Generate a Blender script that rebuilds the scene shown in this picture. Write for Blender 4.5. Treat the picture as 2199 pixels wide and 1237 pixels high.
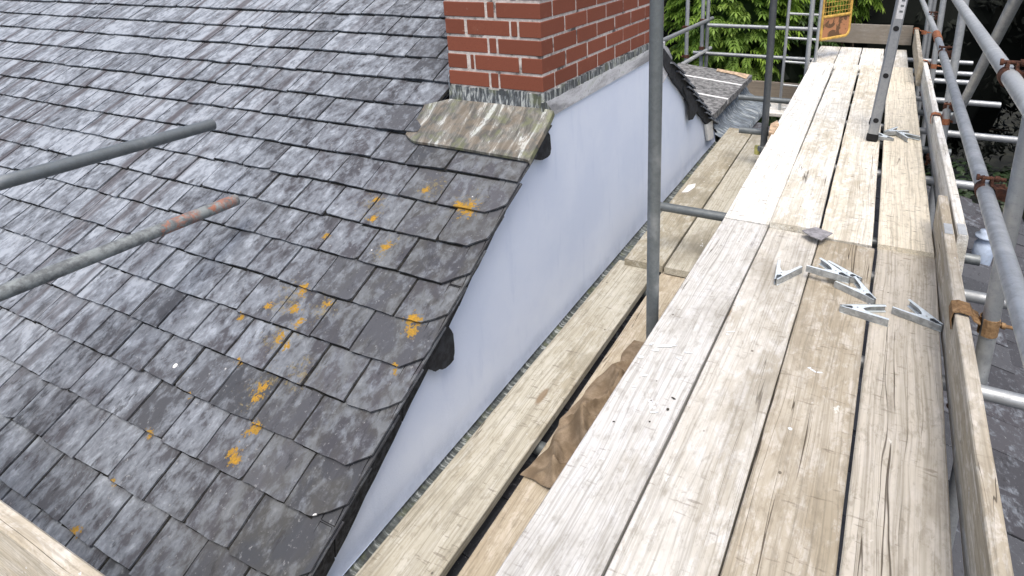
import bpy, bmesh, math, random
from mathutils import Vector, Matrix, noise
random.seed(7)
for o in list(bpy.data.objects): bpy.data.objects.remove(o)
sc = bpy.context.scene
col = sc.collection
V = Vector
PI = math.pi

# ------------------------------------------------------------------ camera
# world: camera at the origin, Y along the scaffold walkway, X to the right, Z up, metres
RX = V((0.894124, 0.446977, -0.027455))      # picture right
RY = V((0.112924, -0.284370, -0.952041))     # picture down
RZ = V((-0.433348, 0.848142, -0.304737))     # view direction
FPX, CX, CY, PW, PH = 1357.35, 1223.19, 287.35, 2199.0, 1237.0
cam = bpy.data.cameras.new('camera'); camo = bpy.data.objects.new('camera', cam); col.objects.link(camo)
m = Matrix((RX, -RY, -RZ)).transposed().to_4x4(); camo.matrix_world = m
cam.sensor_width = 36.0; cam.sensor_fit = 'HORIZONTAL'
cam.lens = 36.0 * FPX / PW
cam.shift_x = -(CX - PW / 2) / PW
cam.shift_y = (CY - PH / 2) / PW
cam.clip_start = 0.02; cam.clip_end = 500
sc.camera = camo
sc.render.resolution_x = 1024; sc.render.resolution_y = 576

# ------------------------------------------------------------------ world and sun (bright overcast)
sun_dir = V((0.24, -0.46, 1.2)).normalized()       # towards the sun: high, a little behind the camera
elev = math.asin(sun_dir.z); rot = math.atan2(sun_dir.x, sun_dir.y)
w = bpy.data.worlds.new('World'); sc.world = w; w.use_nodes = True
nt = w.node_tree; nt.nodes.clear()
sky = nt.nodes.new('ShaderNodeTexSky'); sky.sky_type = 'NISHITA'; sky.sun_disc = False
sky.sun_elevation = elev; sky.sun_rotation = rot; sky.air_density = 1.0; sky.dust_density = 5.0; sky.ozone_density = 1.0
bg = nt.nodes.new('ShaderNodeBackground'); bg.inputs['Strength'].default_value = 0.15
wo = nt.nodes.new('ShaderNodeOutputWorld')
nt.links.new(sky.outputs[0], bg.inputs[0]); nt.links.new(bg.outputs[0], wo.inputs[0])
sl = bpy.data.lights.new('sun', 'SUN'); sl.energy = 1.4; sl.angle = math.radians(30); sl.color = (1.0, 0.975, 0.94)
so = bpy.data.objects.new('sun', sl); col.objects.link(so)
so.rotation_euler = (-sun_dir).to_track_quat('-Z', 'Y').to_euler()
vs = sc.view_settings; vs.view_transform = 'Standard'; vs.look = 'None'; vs.exposure = 0.62; vs.gamma = 1.0; vs.use_curve_mapping = False

# ------------------------------------------------------------------ pixel helpers (a pixel gives a direction only)
def ray(u, v): return RX * ((u - CX) / FPX) + RY * ((v - CY) / FPX) + RZ
def onx(u, v, x): d = ray(u, v); return d * (x / d.x)
def ony(u, v, y): d = ray(u, v); return d * (y / d.y)
def onz(u, v, z): d = ray(u, v); return d * (z / d.z)
def proj(p):
    q = (RX.dot(p), RY.dot(p), RZ.dot(p)); return (FPX * q[0] / q[2] + CX, FPX * q[1] / q[2] + CY, q[2])

# ------------------------------------------------------------------ materials
MATS = {}
class NT:
    def __init__(s, name):
        s.m = bpy.data.materials.new(name); s.m.use_nodes = True; s.t = s.m.node_tree; s.t.nodes.clear()
        s.out = s.n('OutputMaterial'); s.b = s.n('BsdfPrincipled'); s.t.links.new(s.b.outputs[0], s.out.inputs[0])
        MATS[name] = s.m
    def n(s, t, **k):
        x = s.t.nodes.new('ShaderNode' + t)
        for a, b in k.items(): setattr(x, a, b)
        return x
    def l(s, a, b): s.t.links.new(a, b)
    def put(s, sock, v):
        if isinstance(v, (int, float)): sock.default_value = v
        elif isinstance(v, (tuple, list)):
            sock.default_value = tuple(v) + ((1.0,) if len(v) == 3 and sock.type == 'RGBA' else ())
        else: s.l(v, sock)
    def math(s, op, a, b=0.0, c=0.0, clamp=False):
        x = s.n('Math', operation=op, use_clamp=clamp); s.put(x.inputs[0], a); s.put(x.inputs[1], b); s.put(x.inputs[2], c); return x.outputs[0]
    def vmath(s, op, a, b=(0, 0, 0)):
        x = s.n('VectorMath', operation=op); s.put(x.inputs[0], a); s.put(x.inputs[1], b); return x
    def mapr(s, v, a, b, c=0.0, d=1.0, smooth=True):
        x = s.n('MapRange'); x.interpolation_type = 'SMOOTHSTEP' if smooth else 'LINEAR'
        s.put(x.inputs[0], v); s.put(x.inputs[1], a); s.put(x.inputs[2], b); s.put(x.inputs[3], c); s.put(x.inputs[4], d); return x.outputs[0]
    def mix(s, f, a, b, mode='MIX'):
        x = s.n('Mix', data_type='RGBA', blend_type=mode); s.put(x.inputs[0], f); s.put(x.inputs[6], a); s.put(x.inputs[7], b); return x.outputs[2]
    def noise(s, v, scale=5, detail=4, rough=.55, dist=0.0, dim='3D'):
        x = s.n('TexNoise', noise_dimensions=dim); s.put(x.inputs['Vector'], v); x.inputs['Scale'].default_value = scale
        x.inputs['Detail'].default_value = detail; x.inputs['Roughness'].default_value = rough; x.inputs['Distortion'].default_value = dist; return x.outputs[0]
    def scale(s, v, k): return s.vmath('MULTIPLY', v, k).outputs[0]
    def add(s, v, k): return s.vmath('ADD', v, k).outputs[0]
    def bump(s, h, strength=.3, dist=.01, prev=None):
        x = s.n('Bump'); x.inputs['Strength'].default_value = strength; x.inputs['Distance'].default_value = dist; s.put(x.inputs['Height'], h)
        if prev is not None: s.l(prev, x.inputs['Normal'])
        return x.outputs[0]
    def fin(s, colr, rough=.8, normal=None, metal=0.0, spec=.3):
        s.put(s.b.inputs['Base Color'], colr); s.put(s.b.inputs['Roughness'], rough); s.put(s.b.inputs['Metallic'], metal)
        s.b.inputs['Specular IOR Level'].default_value = spec
        if normal is not None: s.l(normal, s.b.inputs['Normal'])
        return s.m
    def pos(s): return s.n('NewGeometry').outputs['Position']
    def obj(s): return s.n('TexCoord').outputs['Object']
    def rnd(s): return s.n('ObjectInfo').outputs['Random']
    def attr(s, a): x = s.n('Attribute', attribute_name=a); return x.outputs['Fac']

def mat_slate(name, roofmask=True, dark=1.0, lich=0.0):
    t = NT(name); p = t.pos(); r = t.attr('rnd')
    off = t.n('CombineXYZ'); t.put(off.inputs[0], t.math('MULTIPLY', r, 37.0)); t.put(off.inputs[1], t.math('MULTIPLY', r, 91.0)); t.put(off.inputs[2], t.math('MULTIPLY', r, 53.0))
    q = t.add(p, off.outputs[0])
    sep = t.n('SeparateXYZ'); t.l(p, sep.inputs[0])
    r2 = t.math('FRACT', t.math('MULTIPLY', r, 17.31))
    r3 = t.math('FRACT', t.math('MULTIPLY', r, 7.77))
    base = t.mix(r2, (.046 * dark, .050 * dark, .057 * dark), (.086 * dark, .091 * dark, .101 * dark))
    base = t.mix(t.math('MULTIPLY', r3, .40), base, (.086 * dark, .076 * dark, .086 * dark))
    # pale grey lichen crust: fine flecks drawn out down the slope
    fl = t.noise(t.scale(q, (1.0, .7, .7)), 30, 7, .68, .3)
    big = t.noise(t.scale(q, (1.0, .6, .6)), 11, 4, .6, .6)
    if roofmask:
        lft = t.mapr(sep.outputs[0], -1.2, -3.6, -.03, .085)
    else: lft = lich
    per = t.math('MULTIPLY', t.math('SUBTRACT', r3, .5), .085)
    cov = t.math('ADD', t.math('ADD', t.math('MULTIPLY', fl, .55), t.math('MULTIPLY', big, .45)), t.math('ADD', lft, per))
    c = t.mix(t.mapr(cov, .42, .56), base, (.172, .190, .214))
    c = t.mix(t.mapr(cov, .54, .67), c, (.305, .335, .372))
    spk = t.noise(q, 62, 5, .72); c = t.mix(t.mapr(spk, .60, .72, 0, .5), c, (.44, .455, .46))
    dk = t.noise(t.scale(q, (1.2, .5, .5)), 24, 5, .7); c = t.mix(t.mapr(dk, .57, .68, 0, .75), c, (.035, .036, .040))
    if roofmask:
        # long run-off streaks down the slope, strongest on the far left of the roof
        st = t.noise(t.scale(p, (6.0, .55, .55)), 1.6, 5, .62, .15)
        c = t.mix(t.math('MULTIPLY', t.mapr(st, .53, .62), t.mapr(sep.outputs[0], -2.2, -3.4, .10, .80)), c, (.070, .062, .066))
        st2 = t.noise(t.scale(p, (9.0, .8, .8)), 2.1, 5, .62, .2)
        c = t.mix(t.math('MULTIPLY', t.mapr(st2, .55, .72), t.mapr(sep.outputs[0], -1.9, -3.2, .05, .40)), c, (.36, .38, .41))
        # brown-green damp film along the verge
        damp = t.mapr(sep.outputs[0], -1.95, -1.45, 0, .48)
        c = t.mix(t.math('MULTIPLY', damp, t.mapr(big, .38, .62)), c, (.075, .073, .062))
        # orange and white lichen colonies, each where it grows
        wob = t.noise(p, 34, 4, .7); wob2 = t.noise(p, 95, 4, .7)
        def colony(c, lst, colr, amp, msk=1.0):
            acc = None
            for (x, s, rad) in lst:
                P = roofp(x, s, 0)
                d = t.vmath('DISTANCE', p, tuple(P)).outputs['Value']
                v = t.math('DIVIDE', d, rad)
                acc = v if acc is None else t.math('MINIMUM', acc, v)
            e = t.math('ADD', acc, t.math('ADD', t.math('MULTIPLY', t.math('SUBTRACT', wob, .5), amp), t.math('MULTIPLY', t.math('SUBTRACT', wob2, .5), amp * 1.1)))
            return t.mix(t.math('MULTIPLY', t.mapr(e, .80, .62), msk), c, colr)
        c = colony(c, LICHEN_FAINT, (.19, .155, .075), 4.2, t.mapr(spk, .46, .60, 0, .7))
        c = colony(c, LICHEN, t.mix(t.mapr(wob2, .4, .6), (.25, .155, .03), (.40, .215, .022)), 3.4)
        c = colony(c, DROPPINGS, (.78, .78, .76), .6)
    h = t.noise(t.scale(q, (1, .5, .5)), 30, 6, .65)
    nb = t.bump(h, .65, .006); nb = t.bump(cov, .35, .004, nb)
    return t.fin(c, .82, nb, spec=.25)

SLP = 0.605; SK = math.hypot(1, SLP)
def roofp(x, s, h): return V((x, 2.215 + s / SK - h * SLP / SK, -.72 + s * SLP / SK + h / SK))
def roofpx(u, v):
    d = ray(u, v); p = d * ((-.72 - SLP * 2.215) / (d.z - SLP * d.y)); return p.x, (p.y - 2.215) * SK
def spots(l, k=1.0): return [roofpx(u, v) + (r * k,) for u, v, r in l]
LICHEN = spots([(1005, 447, .030), (985, 440, .017), (884, 690, .024), (880, 707, .020), (648, 622, .021), (632, 660, .018), (642, 690, .015), (600, 720, .017),
                (545, 917, .020), (532, 930, .014), (502, 975, .020), (505, 988, .016), (829, 527, .019), (806, 424, .014), (560, 830, .020), (548, 850, .016),
                (512, 680, .013), (845, 793, .012), (317, 932, .014), (574, 655, .013), (700, 650, .016), (240, 1035, .011), (165, 1140, .013),
                (405, 850, .010), (697, 508, .012), (914, 405, .013), (612, 742, .013), (510, 775, .013), (800, 470, .012)], 1.35)
LICHEN_FAINT = spots([(620, 640, .07), (590, 730, .06), (830, 530, .05), (800, 440, .06), (1000, 440, .06), (555, 830, .06), (930, 400, .05), (690, 660, .05), (640, 800, .05)])
DROPPINGS = spots([(375, 785, .012), (481, 790, .012), (250, 938, .008), (1014, 420, .008), (969, 449, .007), (676, 1108, .009), (800, 500, .008), (803, 520, .008), (797, 535, .007), (431, 1007, .005), (912, 635, .007), (925, 634, .005), (430, 1085, .004)])

def mat_wood(name, tint=(1, 1, 1), grey=0.0, trans=.5, dirt=.5, pale=0.0):
    t = NT(name); o = t.obj(); r = t.rnd()
    off = t.n('CombineXYZ'); t.put(off.inputs[0], t.math('MULTIPLY', r, 31.0)); t.put(off.inputs[1], t.math('MULTIPLY', r, 77.0)); t.put(off.inputs[2], t.math('MULTIPLY', r, 13.0))
    p = t.add(o, off.outputs[0])
    warp = t.noise(t.scale(p, (5, .8, 5)), 1.3, 3, .5)
    wv = t.n('CombineXYZ'); t.put(wv.inputs[0], t.math('MULTIPLY', t.math('SUBTRACT', warp, .5), .07))
    pw = t.add(p, wv.outputs[0])
    rings = t.noise(t.scale(pw, (70, .55, 70)), 1.0, 3, .55)
    fine = t.noise(t.scale(pw, (170, 2.2, 170)), 1.0, 4, .65)
    lowf = t.noise(t.scale(p, (5, 1.5, 5)), 1.0, 5, .62, .4)
    blot = t.noise(t.scale(p, (22, 9, 22)), 1.0, 6, .74, .4)
    A = [tint[i] * v for i, v in enumerate((.600, .588, .550))]; B = [tint[i] * v for i, v in enumerate((.402, .368, .302))]
    G = [tint[i] * v for i, v in enumerate((.66, .655, .64))]
    c = t.mix(t.mapr(t.math('ADD', t.math('MULTIPLY', lowf, .7), t.math('MULTIPLY', r, .3)), .36 + pale, .66 + pale), A, B)
    c = t.mix(t.mapr(blot, .46, .64, 0, .75), c, G)
    b2 = t.noise(t.scale(p, (48, 20, 48)), 1.0, 6, .72, .3); c = t.mix(t.mapr(b2, .50, .66, 0, .42), c, [x * .62 for x in B])
    c = t.mix(t.mapr(rings, .50, .68, 0, .30), c, [x * .50 for x in B])
    c = t.mix(t.mapr(fine, .46, .66, 0, .42), c, [x * .45 for x in B])
    crk = t.math('ABSOLUTE', t.math('SUBTRACT', t.noise(t.scale(pw, (24, .40, 24)), 1.0, 2, .5), .5))
    crm = t.mapr(t.noise(t.scale(p, (6, 1.1, 6)), 1.0, 2, .5), .55, .62)
    crf = t.math('MULTIPLY', t.mapr(crk, .007, .002), crm)
    c = t.mix(t.math('MULTIPLY', crf, .85), c, (.055, .042, .03))
    scf = t.noise(t.add(t.scale(p, (16, 85, 16)), (3, 9, 1)), 1.0, 3, .55)
    scm = t.noise(t.scale(p, (9, 6, 9)), 1.0, 3, .5)
    c = t.mix(t.math('MULTIPLY', t.math('MULTIPLY', t.mapr(scf, .60, .68), t.mapr(scm, .46, .60)), trans), c, (.13, .11, .085))
    kn = t.n('TexVoronoi'); t.l(t.scale(p, (4.2, 1.15, 4.2)), kn.inputs['Vector']); kn.inputs['Scale'].default_value = 1.0
    knd = t.math('ADD', kn.outputs['Distance'], t.math('MULTIPLY', t.math('SUBTRACT', blot, .5), .05))
    c = t.mix(t.mapr(knd, .075, .045, 0, .75), c, (.21, .145, .085))
    spe = t.n('TexVoronoi'); t.l(t.scale(p, (1, .8, 1)), spe.inputs['Vector']); spe.inputs['Scale'].default_value = 17
    c = t.mix(t.math('MULTIPLY', t.mapr(spe.outputs['Distance'], .09, .06), t.mapr(t.noise(p, 5, 2), .5, .58, 0, .8)), c, (.09, .075, .06))
    drt = t.noise(t.scale(p, (3.2, 1.6, 3.2)), 1.0, 6, .7)
    c = t.mix(t.mapr(drt, .48, .66, 0, dirt), c, [x * .62 for x in B])
    pnt = t.noise(t.scale(p, (9, 6, 9)), 1.0, 5, .75); c = t.mix(t.mapr(pnt, .67, .70, 0, .9), c, (.74, .76, .77))
    c = t.mix(1.0, c, t.n('ObjectInfo').outputs['Color'], 'MULTIPLY')
    if grey: c = t.mix(grey, c, (.21, .185, .155))
    hb = t.math('ADD', t.math('MULTIPLY', rings, .5), t.math('ADD', t.math('MULTIPLY', fine, .3), t.math('MULTIPLY', crf, -.8)))
    return t.fin(c, .85, t.bump(hb, .35, .004), spec=.2)

def mat_tube(name, base=(.40, .42, .43), streak=.5, metal=.55):
    t = NT(name); p = t.pos(); r = t.rnd()
    n1 = t.noise(p, 26, 5, .7, .3); n2 = t.noise(p, 170, 3, .6); n3 = t.noise(p, 5, 4, .6)
    bb = t.mix(r, [x * .78 for x in base], [x * 1.12 for x in base])
    c = t.mix(t.mapr(n1, .38, .66, 0, .38), bb, [x * .55 for x in base])
    c = t.mix(t.mapr(n3, .55, .70, 0, streak), c, (.62, .64, .63))
    c = t.mix(t.mapr(n2, .60, .72, 0, .45), c, (.17, .165, .155))
    ro = t.mapr(n1, .3, .7, .40, .62)
    return t.fin(c, ro, t.bump(n2, .12, .002), metal=metal, spec=.4)

def mat_rust(name, a=(.21, .085, .042), b=(.085, .042, .028), c2=(.33, .15, .07)):
    t = NT(name); p = t.pos(); n = t.noise(p, 70, 6, .7); n2 = t.noise(p, 22, 4, .6)
    c = t.mix(t.mapr(n, .38, .62), b, a); c = t.mix(t.mapr(n2, .55, .70, 0, .7), c, c2)
    return t.fin(c, .9, t.bump(n, .6, .004), spec=.2)

def mat_simple(name, colr, rough=.7, metal=0.0, var=.25, sc_=30, bump=.15, spec=.3):
    t = NT(name); p = t.pos(); n = t.noise(p, sc_, 5, .65)
    c = t.mix(t.mapr(n, .36, .66), [x * (1 - var) for x in colr], [min(1, x * (1 + var)) for x in colr])
    return t.fin(c, rough, t.bump(n, bump, .004), metal=metal, spec=spec)

def mat_leaf(name, a, b, rough=.55, trans=.25):
    t = NT(name); r = t.attr('rnd'); p = t.pos()
    c = t.mix(r, a, b); n = t.noise(p, 1.7, 3, .6); c = t.mix(t.mapr(n, .45, .66, 0, .45), c, [x * .55 for x in a])
    t.fin(c, rough, spec=.35)
    tr = t.n('BsdfTranslucent'); t.put(tr.inputs[0], t.mix(.5, c, [min(1, x * 1.6) for x in b])); mx = t.n('MixShader'); mx.inputs[0].default_value = trans
    t.l(t.b.outputs[0], mx.inputs[1]); t.l(tr.outputs[0], mx.inputs[2]); t.l(mx.outputs[0], t.out.inputs[0]); return t.m

mat_slate('slate_roof'); mat_slate('slate_dark', False, .8); mat_slate('slate_lean', False, .95, -.10); mat_simple('slate_wet', (.026, .028, .032), .75, var=.4, sc_=30, bump=.4)
def mat_wall():
    t = NT('wall_paint'); p = t.pos(); n = t.noise(p, 190, 4, .7); n2 = t.noise(p, 2.2, 4, .6); n3 = t.noise(t.scale(p, (1, 3, .7)), 5, 4, .6)
    sep = t.n('SeparateXYZ'); t.l(p, sep.inputs[0])
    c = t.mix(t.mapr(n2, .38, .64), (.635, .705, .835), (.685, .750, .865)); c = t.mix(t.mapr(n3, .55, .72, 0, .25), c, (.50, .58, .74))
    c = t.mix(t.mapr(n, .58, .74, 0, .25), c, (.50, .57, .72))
    lo = t.math('MULTIPLY', t.mapr(sep.outputs[2], -1.66, -1.775), t.mapr(t.noise(p, 9, 4, .7), .42, .66, 0, .42)); c = t.mix(lo, c, (.42, .48, .58))
    return t.fin(c, .8, t.bump(t.math('ADD', n, t.math('MULTIPLY', n2, 2.0)), .30, .004), spec=.2)
mat_wall()
def mat_brick():
    t = NT('brick'); p = t.pos(); r = t.rnd(); n = t.noise(p, 230, 4, .65); n2 = t.noise(p, 14, 4, .6)
    c = t.mix(r, (.185, .060, .036), (.235, .076, .045)); c = t.mix(t.mapr(n, .48, .70, 0, .45), c, (.12, .036, .024)); c = t.mix(t.mapr(n2, .58, .74, 0, .4), c, (.26, .10, .062))
    n3 = t.noise(p, 60, 3, .6); c = t.mix(t.mapr(n3, .70, .76, 0, .5), c, (.36, .30, .26))
    return t.fin(c, .78, t.bump(n, .22, .002), spec=.25)
mat_brick()
def mat_mortar():
    t = NT('mortar'); p = t.pos(); n = t.noise(p, 60, 5, .7); n2 = t.noise(p, 9, 4, .65)
    c = t.mix(t.mapr(n, .36, .66), (.46, .42, .385), (.66, .61, .57)); c = t.mix(t.mapr(n2, .54, .64, 0, .9), c, (.085, .08, .078))
    return t.fin(c, .95, t.bump(n, .6, .006), spec=.1)
mat_mortar()
def mat_lead(name, green=.6, base=(.20, .21, .225), tan=0.0, axis=(30, 30, 2.2), hard=0.0):
    t = NT(name); p = t.pos(); n = t.noise(t.scale(p, axis), 1.0, 5, .7, .5); n2 = t.noise(p, 12, 4, .6); n3 = t.noise(p, 70, 4, .6)
    c = t.mix(t.mapr(n, .40 + hard, .58 - hard), [x * .55 for x in base], [x * 1.3 for x in base]); c = t.mix(t.mapr(n, .55 - hard * .5, .62 - hard, 0, .9), c, (.50, .53, .51))
    c = t.mix(t.mapr(n2, .50, .66, 0, green), c, (.17, .19, .085))
    if tan: c = t.mix(t.math('MULTIPLY', t.mapr(n2, .52, .40), t.mapr(n3, .35, .6, .2, tan)), c, (.36, .27, .17))
    c = t.mix(t.mapr(n3, .58, .70, 0, .5), c, (.07, .075, .07))
    return t.fin(c, .6, t.bump(n, .4, .006), metal=.15, spec=.4)
mat_lead('lead_upstand', .45, (.13, .145, .155), 0, (70, 70, 9), .05); mat_lead('lead_apron', .55, (.150, .148, .132), .22, (22, 5, 5)); mat_lead('lead_plain', .0, (.50, .51, .53), 0, (3, 1.5, 5)); mat_lead('lead_valley', .1, (.20, .235, .27), 0, (4, 34, 20)); mat_lead('lead_strip', .6, (.12, .135, .13), 0, (10, 60, 10))
mat_wood('wood_near', (1.0, 1.0, 1.0), 0, .45, .5); mat_wood('wood_far', (1.24, 1.25, 1.24), 0, .95, .12, .10); mat_wood('wood_low', (.82, .80, .71), 0, .5, .6); mat_wood('wood_tan', (.88, .80, .67), 0, .2, .35)
mat_wood('wood_toe', (1.04, .99, .90), 0, .2, .5); mat_wood('wood_grey', (.5, .48, .45), .5, .4, .6); mat_wood('wood_brown', (.42, .36, .29), .45, .3, .6)
mat_tube('galv'); mat_tube('galv_light', (.56, .58, .575), .8, .4); mat_tube('galv_dark', (.165, .185, .19), .25, .4); mat_tube('galv_black', (.085, .095, .102), .1, .3); mat_tube('alu', (.40, .42, .44), .2, .6); mat_simple('zinc_dull_shaded', (.36, .375, .37), .6, metal=.3, var=.25, sc_=40, bump=.05); mat_simple('zinc', (.78, .85, .87), .42, metal=.30, var=.10, sc_=60, bump=.03, spec=.5)
mat_rust('rust', (.125, .055, .035), (.06, .032, .024), (.19, .085, .045)); mat_rust('clip_rust', (.27, .17, .085), (.17, .10, .05), (.36, .24, .13)); mat_rust('clip_orange', (.36, .15, .075), (.22, .085, .045), (.45, .24, .13))
def mat_redtube():
    t = NT('tube_red'); p = t.pos(); n = t.noise(p, 38, 5, .7, .4); sep = t.n('SeparateXYZ'); t.l(p, sep.inputs[0]); n1 = t.noise(p, 26, 5, .7)
    g = t.mix(t.mapr(n1, .40, .64), (.27, .295, .29), (.14, .15, .15)); y = t.math('ADD', sep.outputs[1], t.math('MULTIPLY', t.math('SUBTRACT', n, .5), .22))
    f = t.math('MULTIPLY', t.mapr(y, 1.20, 1.215), t.math('SUBTRACT', 1.0, t.math('MULTIPLY', t.mapr(y, 1.33, 1.34), t.mapr(y, 1.405, 1.39))))
    f = t.math('MULTIPLY', f, t.mapr(y, 1.50, 1.485)); c = t.mix(t.math('MULTIPLY', f, t.mapr(n, .40, .62)), g, (.36, .165, .11))
    t.fin(c, .6, t.bump(n1, .1, .002), metal=.25)
mat_redtube()
mat_simple('joint_moss_shade', (.016, .016, .014), 1.0, var=.5, sc_=60); mat_simple('offcut', (.24, .235, .245), .8, var=.25, sc_=40); mat_simple('rubber', (.012, .012, .013), .7, var=.3); mat_simple('hollow', (.02, .02, .02), .9)
mat_simple('verge_mortar', (.026, .027, .030), .95, var=.6, sc_=45, bump=.8)
mat_simple('coping', (.17, .17, .165), .95, var=.55, sc_=24, bump=.6); mat_simple('white_joint', (.72, .72, .70), .8, var=.08); mat_simple('dark_wall', (.07, .07, .075), .95, var=.4)
mat_simple('gate_yellow', (.52, .33, .08), .6, var=.25, sc_=18); mat_simple('bark', (.06, .045, .03), .95, var=.5, sc_=20, bump=.7)
mat_simple('soil', (.018, .018, .012), 1.0, var=.5, sc_=3); mat_simple('lower_render', (.30, .30, .30), .9); mat_simple('deck', (.02, .02, .022), 1.0)
mat_simple('plastic_blue', (.42, .50, .62), .45, var=.1); mat_simple('paper', (.72, .70, .66), .9, var=.06); mat_simple('cap_yellow', (.50, .48, .16), .6, var=.2); mat_simple('sticker', (.56, .57, .58), .6, var=.12, sc_=150); mat_simple('stone_tan', (.45, .33, .22), .95, var=.35)
def mat_panel():
    t = NT('gate_panel'); p = t.pos(); n = t.noise(p, 7, 4, .65, .6)
    c = t.mix(t.mapr(n, .50, .53), (.42, .20, .10), (.13, .075, .04)); return t.fin(c, .8, t.bump(n, .3, .003))
mat_panel()
def mat_hess():
    t = NT('hessian'); p = t.pos(); n = t.noise(p, 16, 4, .6); wv = t.n('TexWave', wave_type='BANDS', bands_direction='DIAGONAL'); t.l(p, wv.inputs[0]); wv.inputs['Scale'].default_value = 130; wv.inputs['Distortion'].default_value = 3
    nf = t.noise(p, 420, 2, .5); c = t.mix(t.mapr(n, .36, .66), (.17, .128, .085), (.29, .228, .160)); c = t.mix(t.mapr(nf, .5, .7, 0, .4), c, (.12, .085, .05))
    return t.fin(c, 1.0, t.bump(t.math('ADD', wv.outputs[1], nf), .35, .002), spec=.05)
mat_hess()
mat_leaf('leaf_bright', (.10, .21, .024), (.29, .42, .065)); mat_leaf('leaf_mid', (.030, .070, .016), (.085, .15, .035)); mat_leaf('leaf_dark', (.010, .017, .007), (.024, .036, .013), .6, .1); mat_leaf('leaf_black', (.003, .005, .003), (.008, .011, .007), .9, .05)
mat_leaf('leaf_ivy', (.010, .022, .008), (.030, .055, .018), .5, .1)
mat_leaf('petal', (.6, .6, .58), (.75, .75, .74), .6, .3)

# ------------------------------------------------------------------ mesh helpers
class MB:
    def __init__(s): s.v = []; s.f = []; s.sm = []; s.r = []
    def add(s, vs, fs, smooth=False, r=0.0):
        b = len(s.v); s.v += [V(x) for x in vs]
        for f in fs: s.f.append(tuple(i + b for i in f)); s.sm.append(smooth); s.r.append(r)
        return s
    def box(s, lo, hi, M=None, r=0.0):
        x0, y0, z0 = lo; x1, y1, z1 = hi
        vs = [V(p) for p in ((x0, y0, z0), (x1, y0, z0), (x1, y1, z0), (x0, y1, z0), (x0, y0, z1), (x1, y0, z1), (x1, y1, z1), (x0, y1, z1))]
        if M is not None: vs = [M @ v for v in vs]
        return s.add(vs, [(3, 2, 1, 0), (4, 5, 6, 7), (0, 1, 5, 4), (1, 2, 6, 5), (2, 3, 7, 6), (3, 0, 4, 7)], r=r)
    def cbox(s, lo, hi, c, M=None):     # box with chamfered long edges (along y) and slightly chamfered ends
        x0, y0, z0 = lo; x1, y1, z1 = hi; vs = []; fs = []
        for y, k in ((y0, c), (y0 + c, 0), (y1 - c, 0), (y1, c)):
            a = [(x0 + c, z0), (x1 - c, z0), (x1, z0 + c), (x1, z1 - c), (x1 - c, z1), (x0 + c, z1), (x0, z1 - c), (x0, z0 + c)]
            cx, cz = (x0 + x1) / 2, (z0 + z1) / 2
            for px, pz in a: vs.append(V((cx + (px - cx) * (1 - k / max(.001, (x1 - x0))), y, cz + (pz - cz) * (1 - k / max(.001, (z1 - z0))))))
        for i in range(3):
            for j in range(8): fs.append((i * 8 + j, i * 8 + (j + 1) % 8, (i + 1) * 8 + (j + 1) % 8, (i + 1) * 8 + j))
        fs.append(tuple(range(7, -1, -1))); fs.append(tuple(range(24, 32)))
        if M is not None: vs = [M @ v for v in vs]
        return s.add(vs, [tuple(reversed(f)) for f in fs])
    def tube(s, a, b, r, n=18, inner=0.0, caps=True, segs=1):
        a, b = V(a), V(b); d = (b - a).normalized(); u = d.orthogonal().normalized(); w_ = d.cross(u)
        ring = [u * math.cos(2 * PI * i / n) + w_ * math.sin(2 * PI * i / n) for i in range(n)]
        vs = []; fs = []
        for k in range(segs + 1): vs += [a + (b - a) * (k / segs) + q * r for q in ring]
        for k in range(segs):
            for i in range(n): fs.append((k * n + i, k * n + (i + 1) % n, (k + 1) * n + (i + 1) % n, (k + 1) * n + i))
        s.add(vs, fs, True)
        if inner:
            for e, sg, fl in ((a, 1, False), (b, -1, True)):
                q = [e + p * r for p in ring] + [e + p * inner for p in ring] + [e + d * sg * .06 + p * inner for p in ring]
                f = [(i, n + i, n + (i + 1) % n, (i + 1) % n) for i in range(n)] + [(n + i, 2 * n + i, 2 * n + (i + 1) % n, n + (i + 1) % n) for i in range(n)] + [tuple(2 * n + i for i in range(n - 1, -1, -1))]
                if fl: f = [tuple(reversed(x)) for x in f]
                s.add(q, f)
        elif caps: s.add([a + p * r for p in ring], [tuple(range(n - 1, -1, -1))]); s.add([b + p * r for p in ring], [tuple(range(n))])
        return s
    def prism(s, pts, d, r=0.0):        # polygon pts (list of Vectors) extruded by d
        n = len(pts); d = V(d); vs = [V(p) for p in pts] + [V(p) + d for p in pts]
        nor = V((0, 0, 0))
        for i in range(n): nor += V(pts[i]).cross(V(pts[(i + 1) % n]))
        fl = nor.dot(d) < 0
        fs = [tuple(range(n - 1, -1, -1)), tuple(range(n, 2 * n))] + [(i, (i + 1) % n, n + (i + 1) % n, n + i) for i in range(n)]
        if fl: fs = [tuple(reversed(f)) for f in fs]
        return s.add(vs, fs, r=r)
    def build(s, name, mat, parent=None, loc=None, attr=False, smooth=False):
        base = wloc(parent) if parent is not None else V((0, 0, 0))
        loc = V(loc) if loc is not None else base.copy()
        me = bpy.data.meshes.new(name); me.from_pydata([v - loc for v in s.v], [], s.f)
        me.polygons.foreach_set('use_smooth', [True] * len(s.f) if smooth else s.sm)
        if attr:
            a = me.attributes.new('rnd', 'FLOAT', 'FACE'); a.data.foreach_set('value', s.r)
        me.update()
        return link(name, me, mat, parent, loc - base)
def wloc(o):
    p = V((0, 0, 0))
    while o is not None: p = p + o.location; o = o.parent
    return p
def link(name, me, mat, parent, loc):
    o = bpy.data.objects.new(name, me); col.objects.link(o); o.location = loc
    if mat and not me.materials: me.materials.append(MATS[mat])
    if parent is not None: o.parent = parent
    return o
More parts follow.
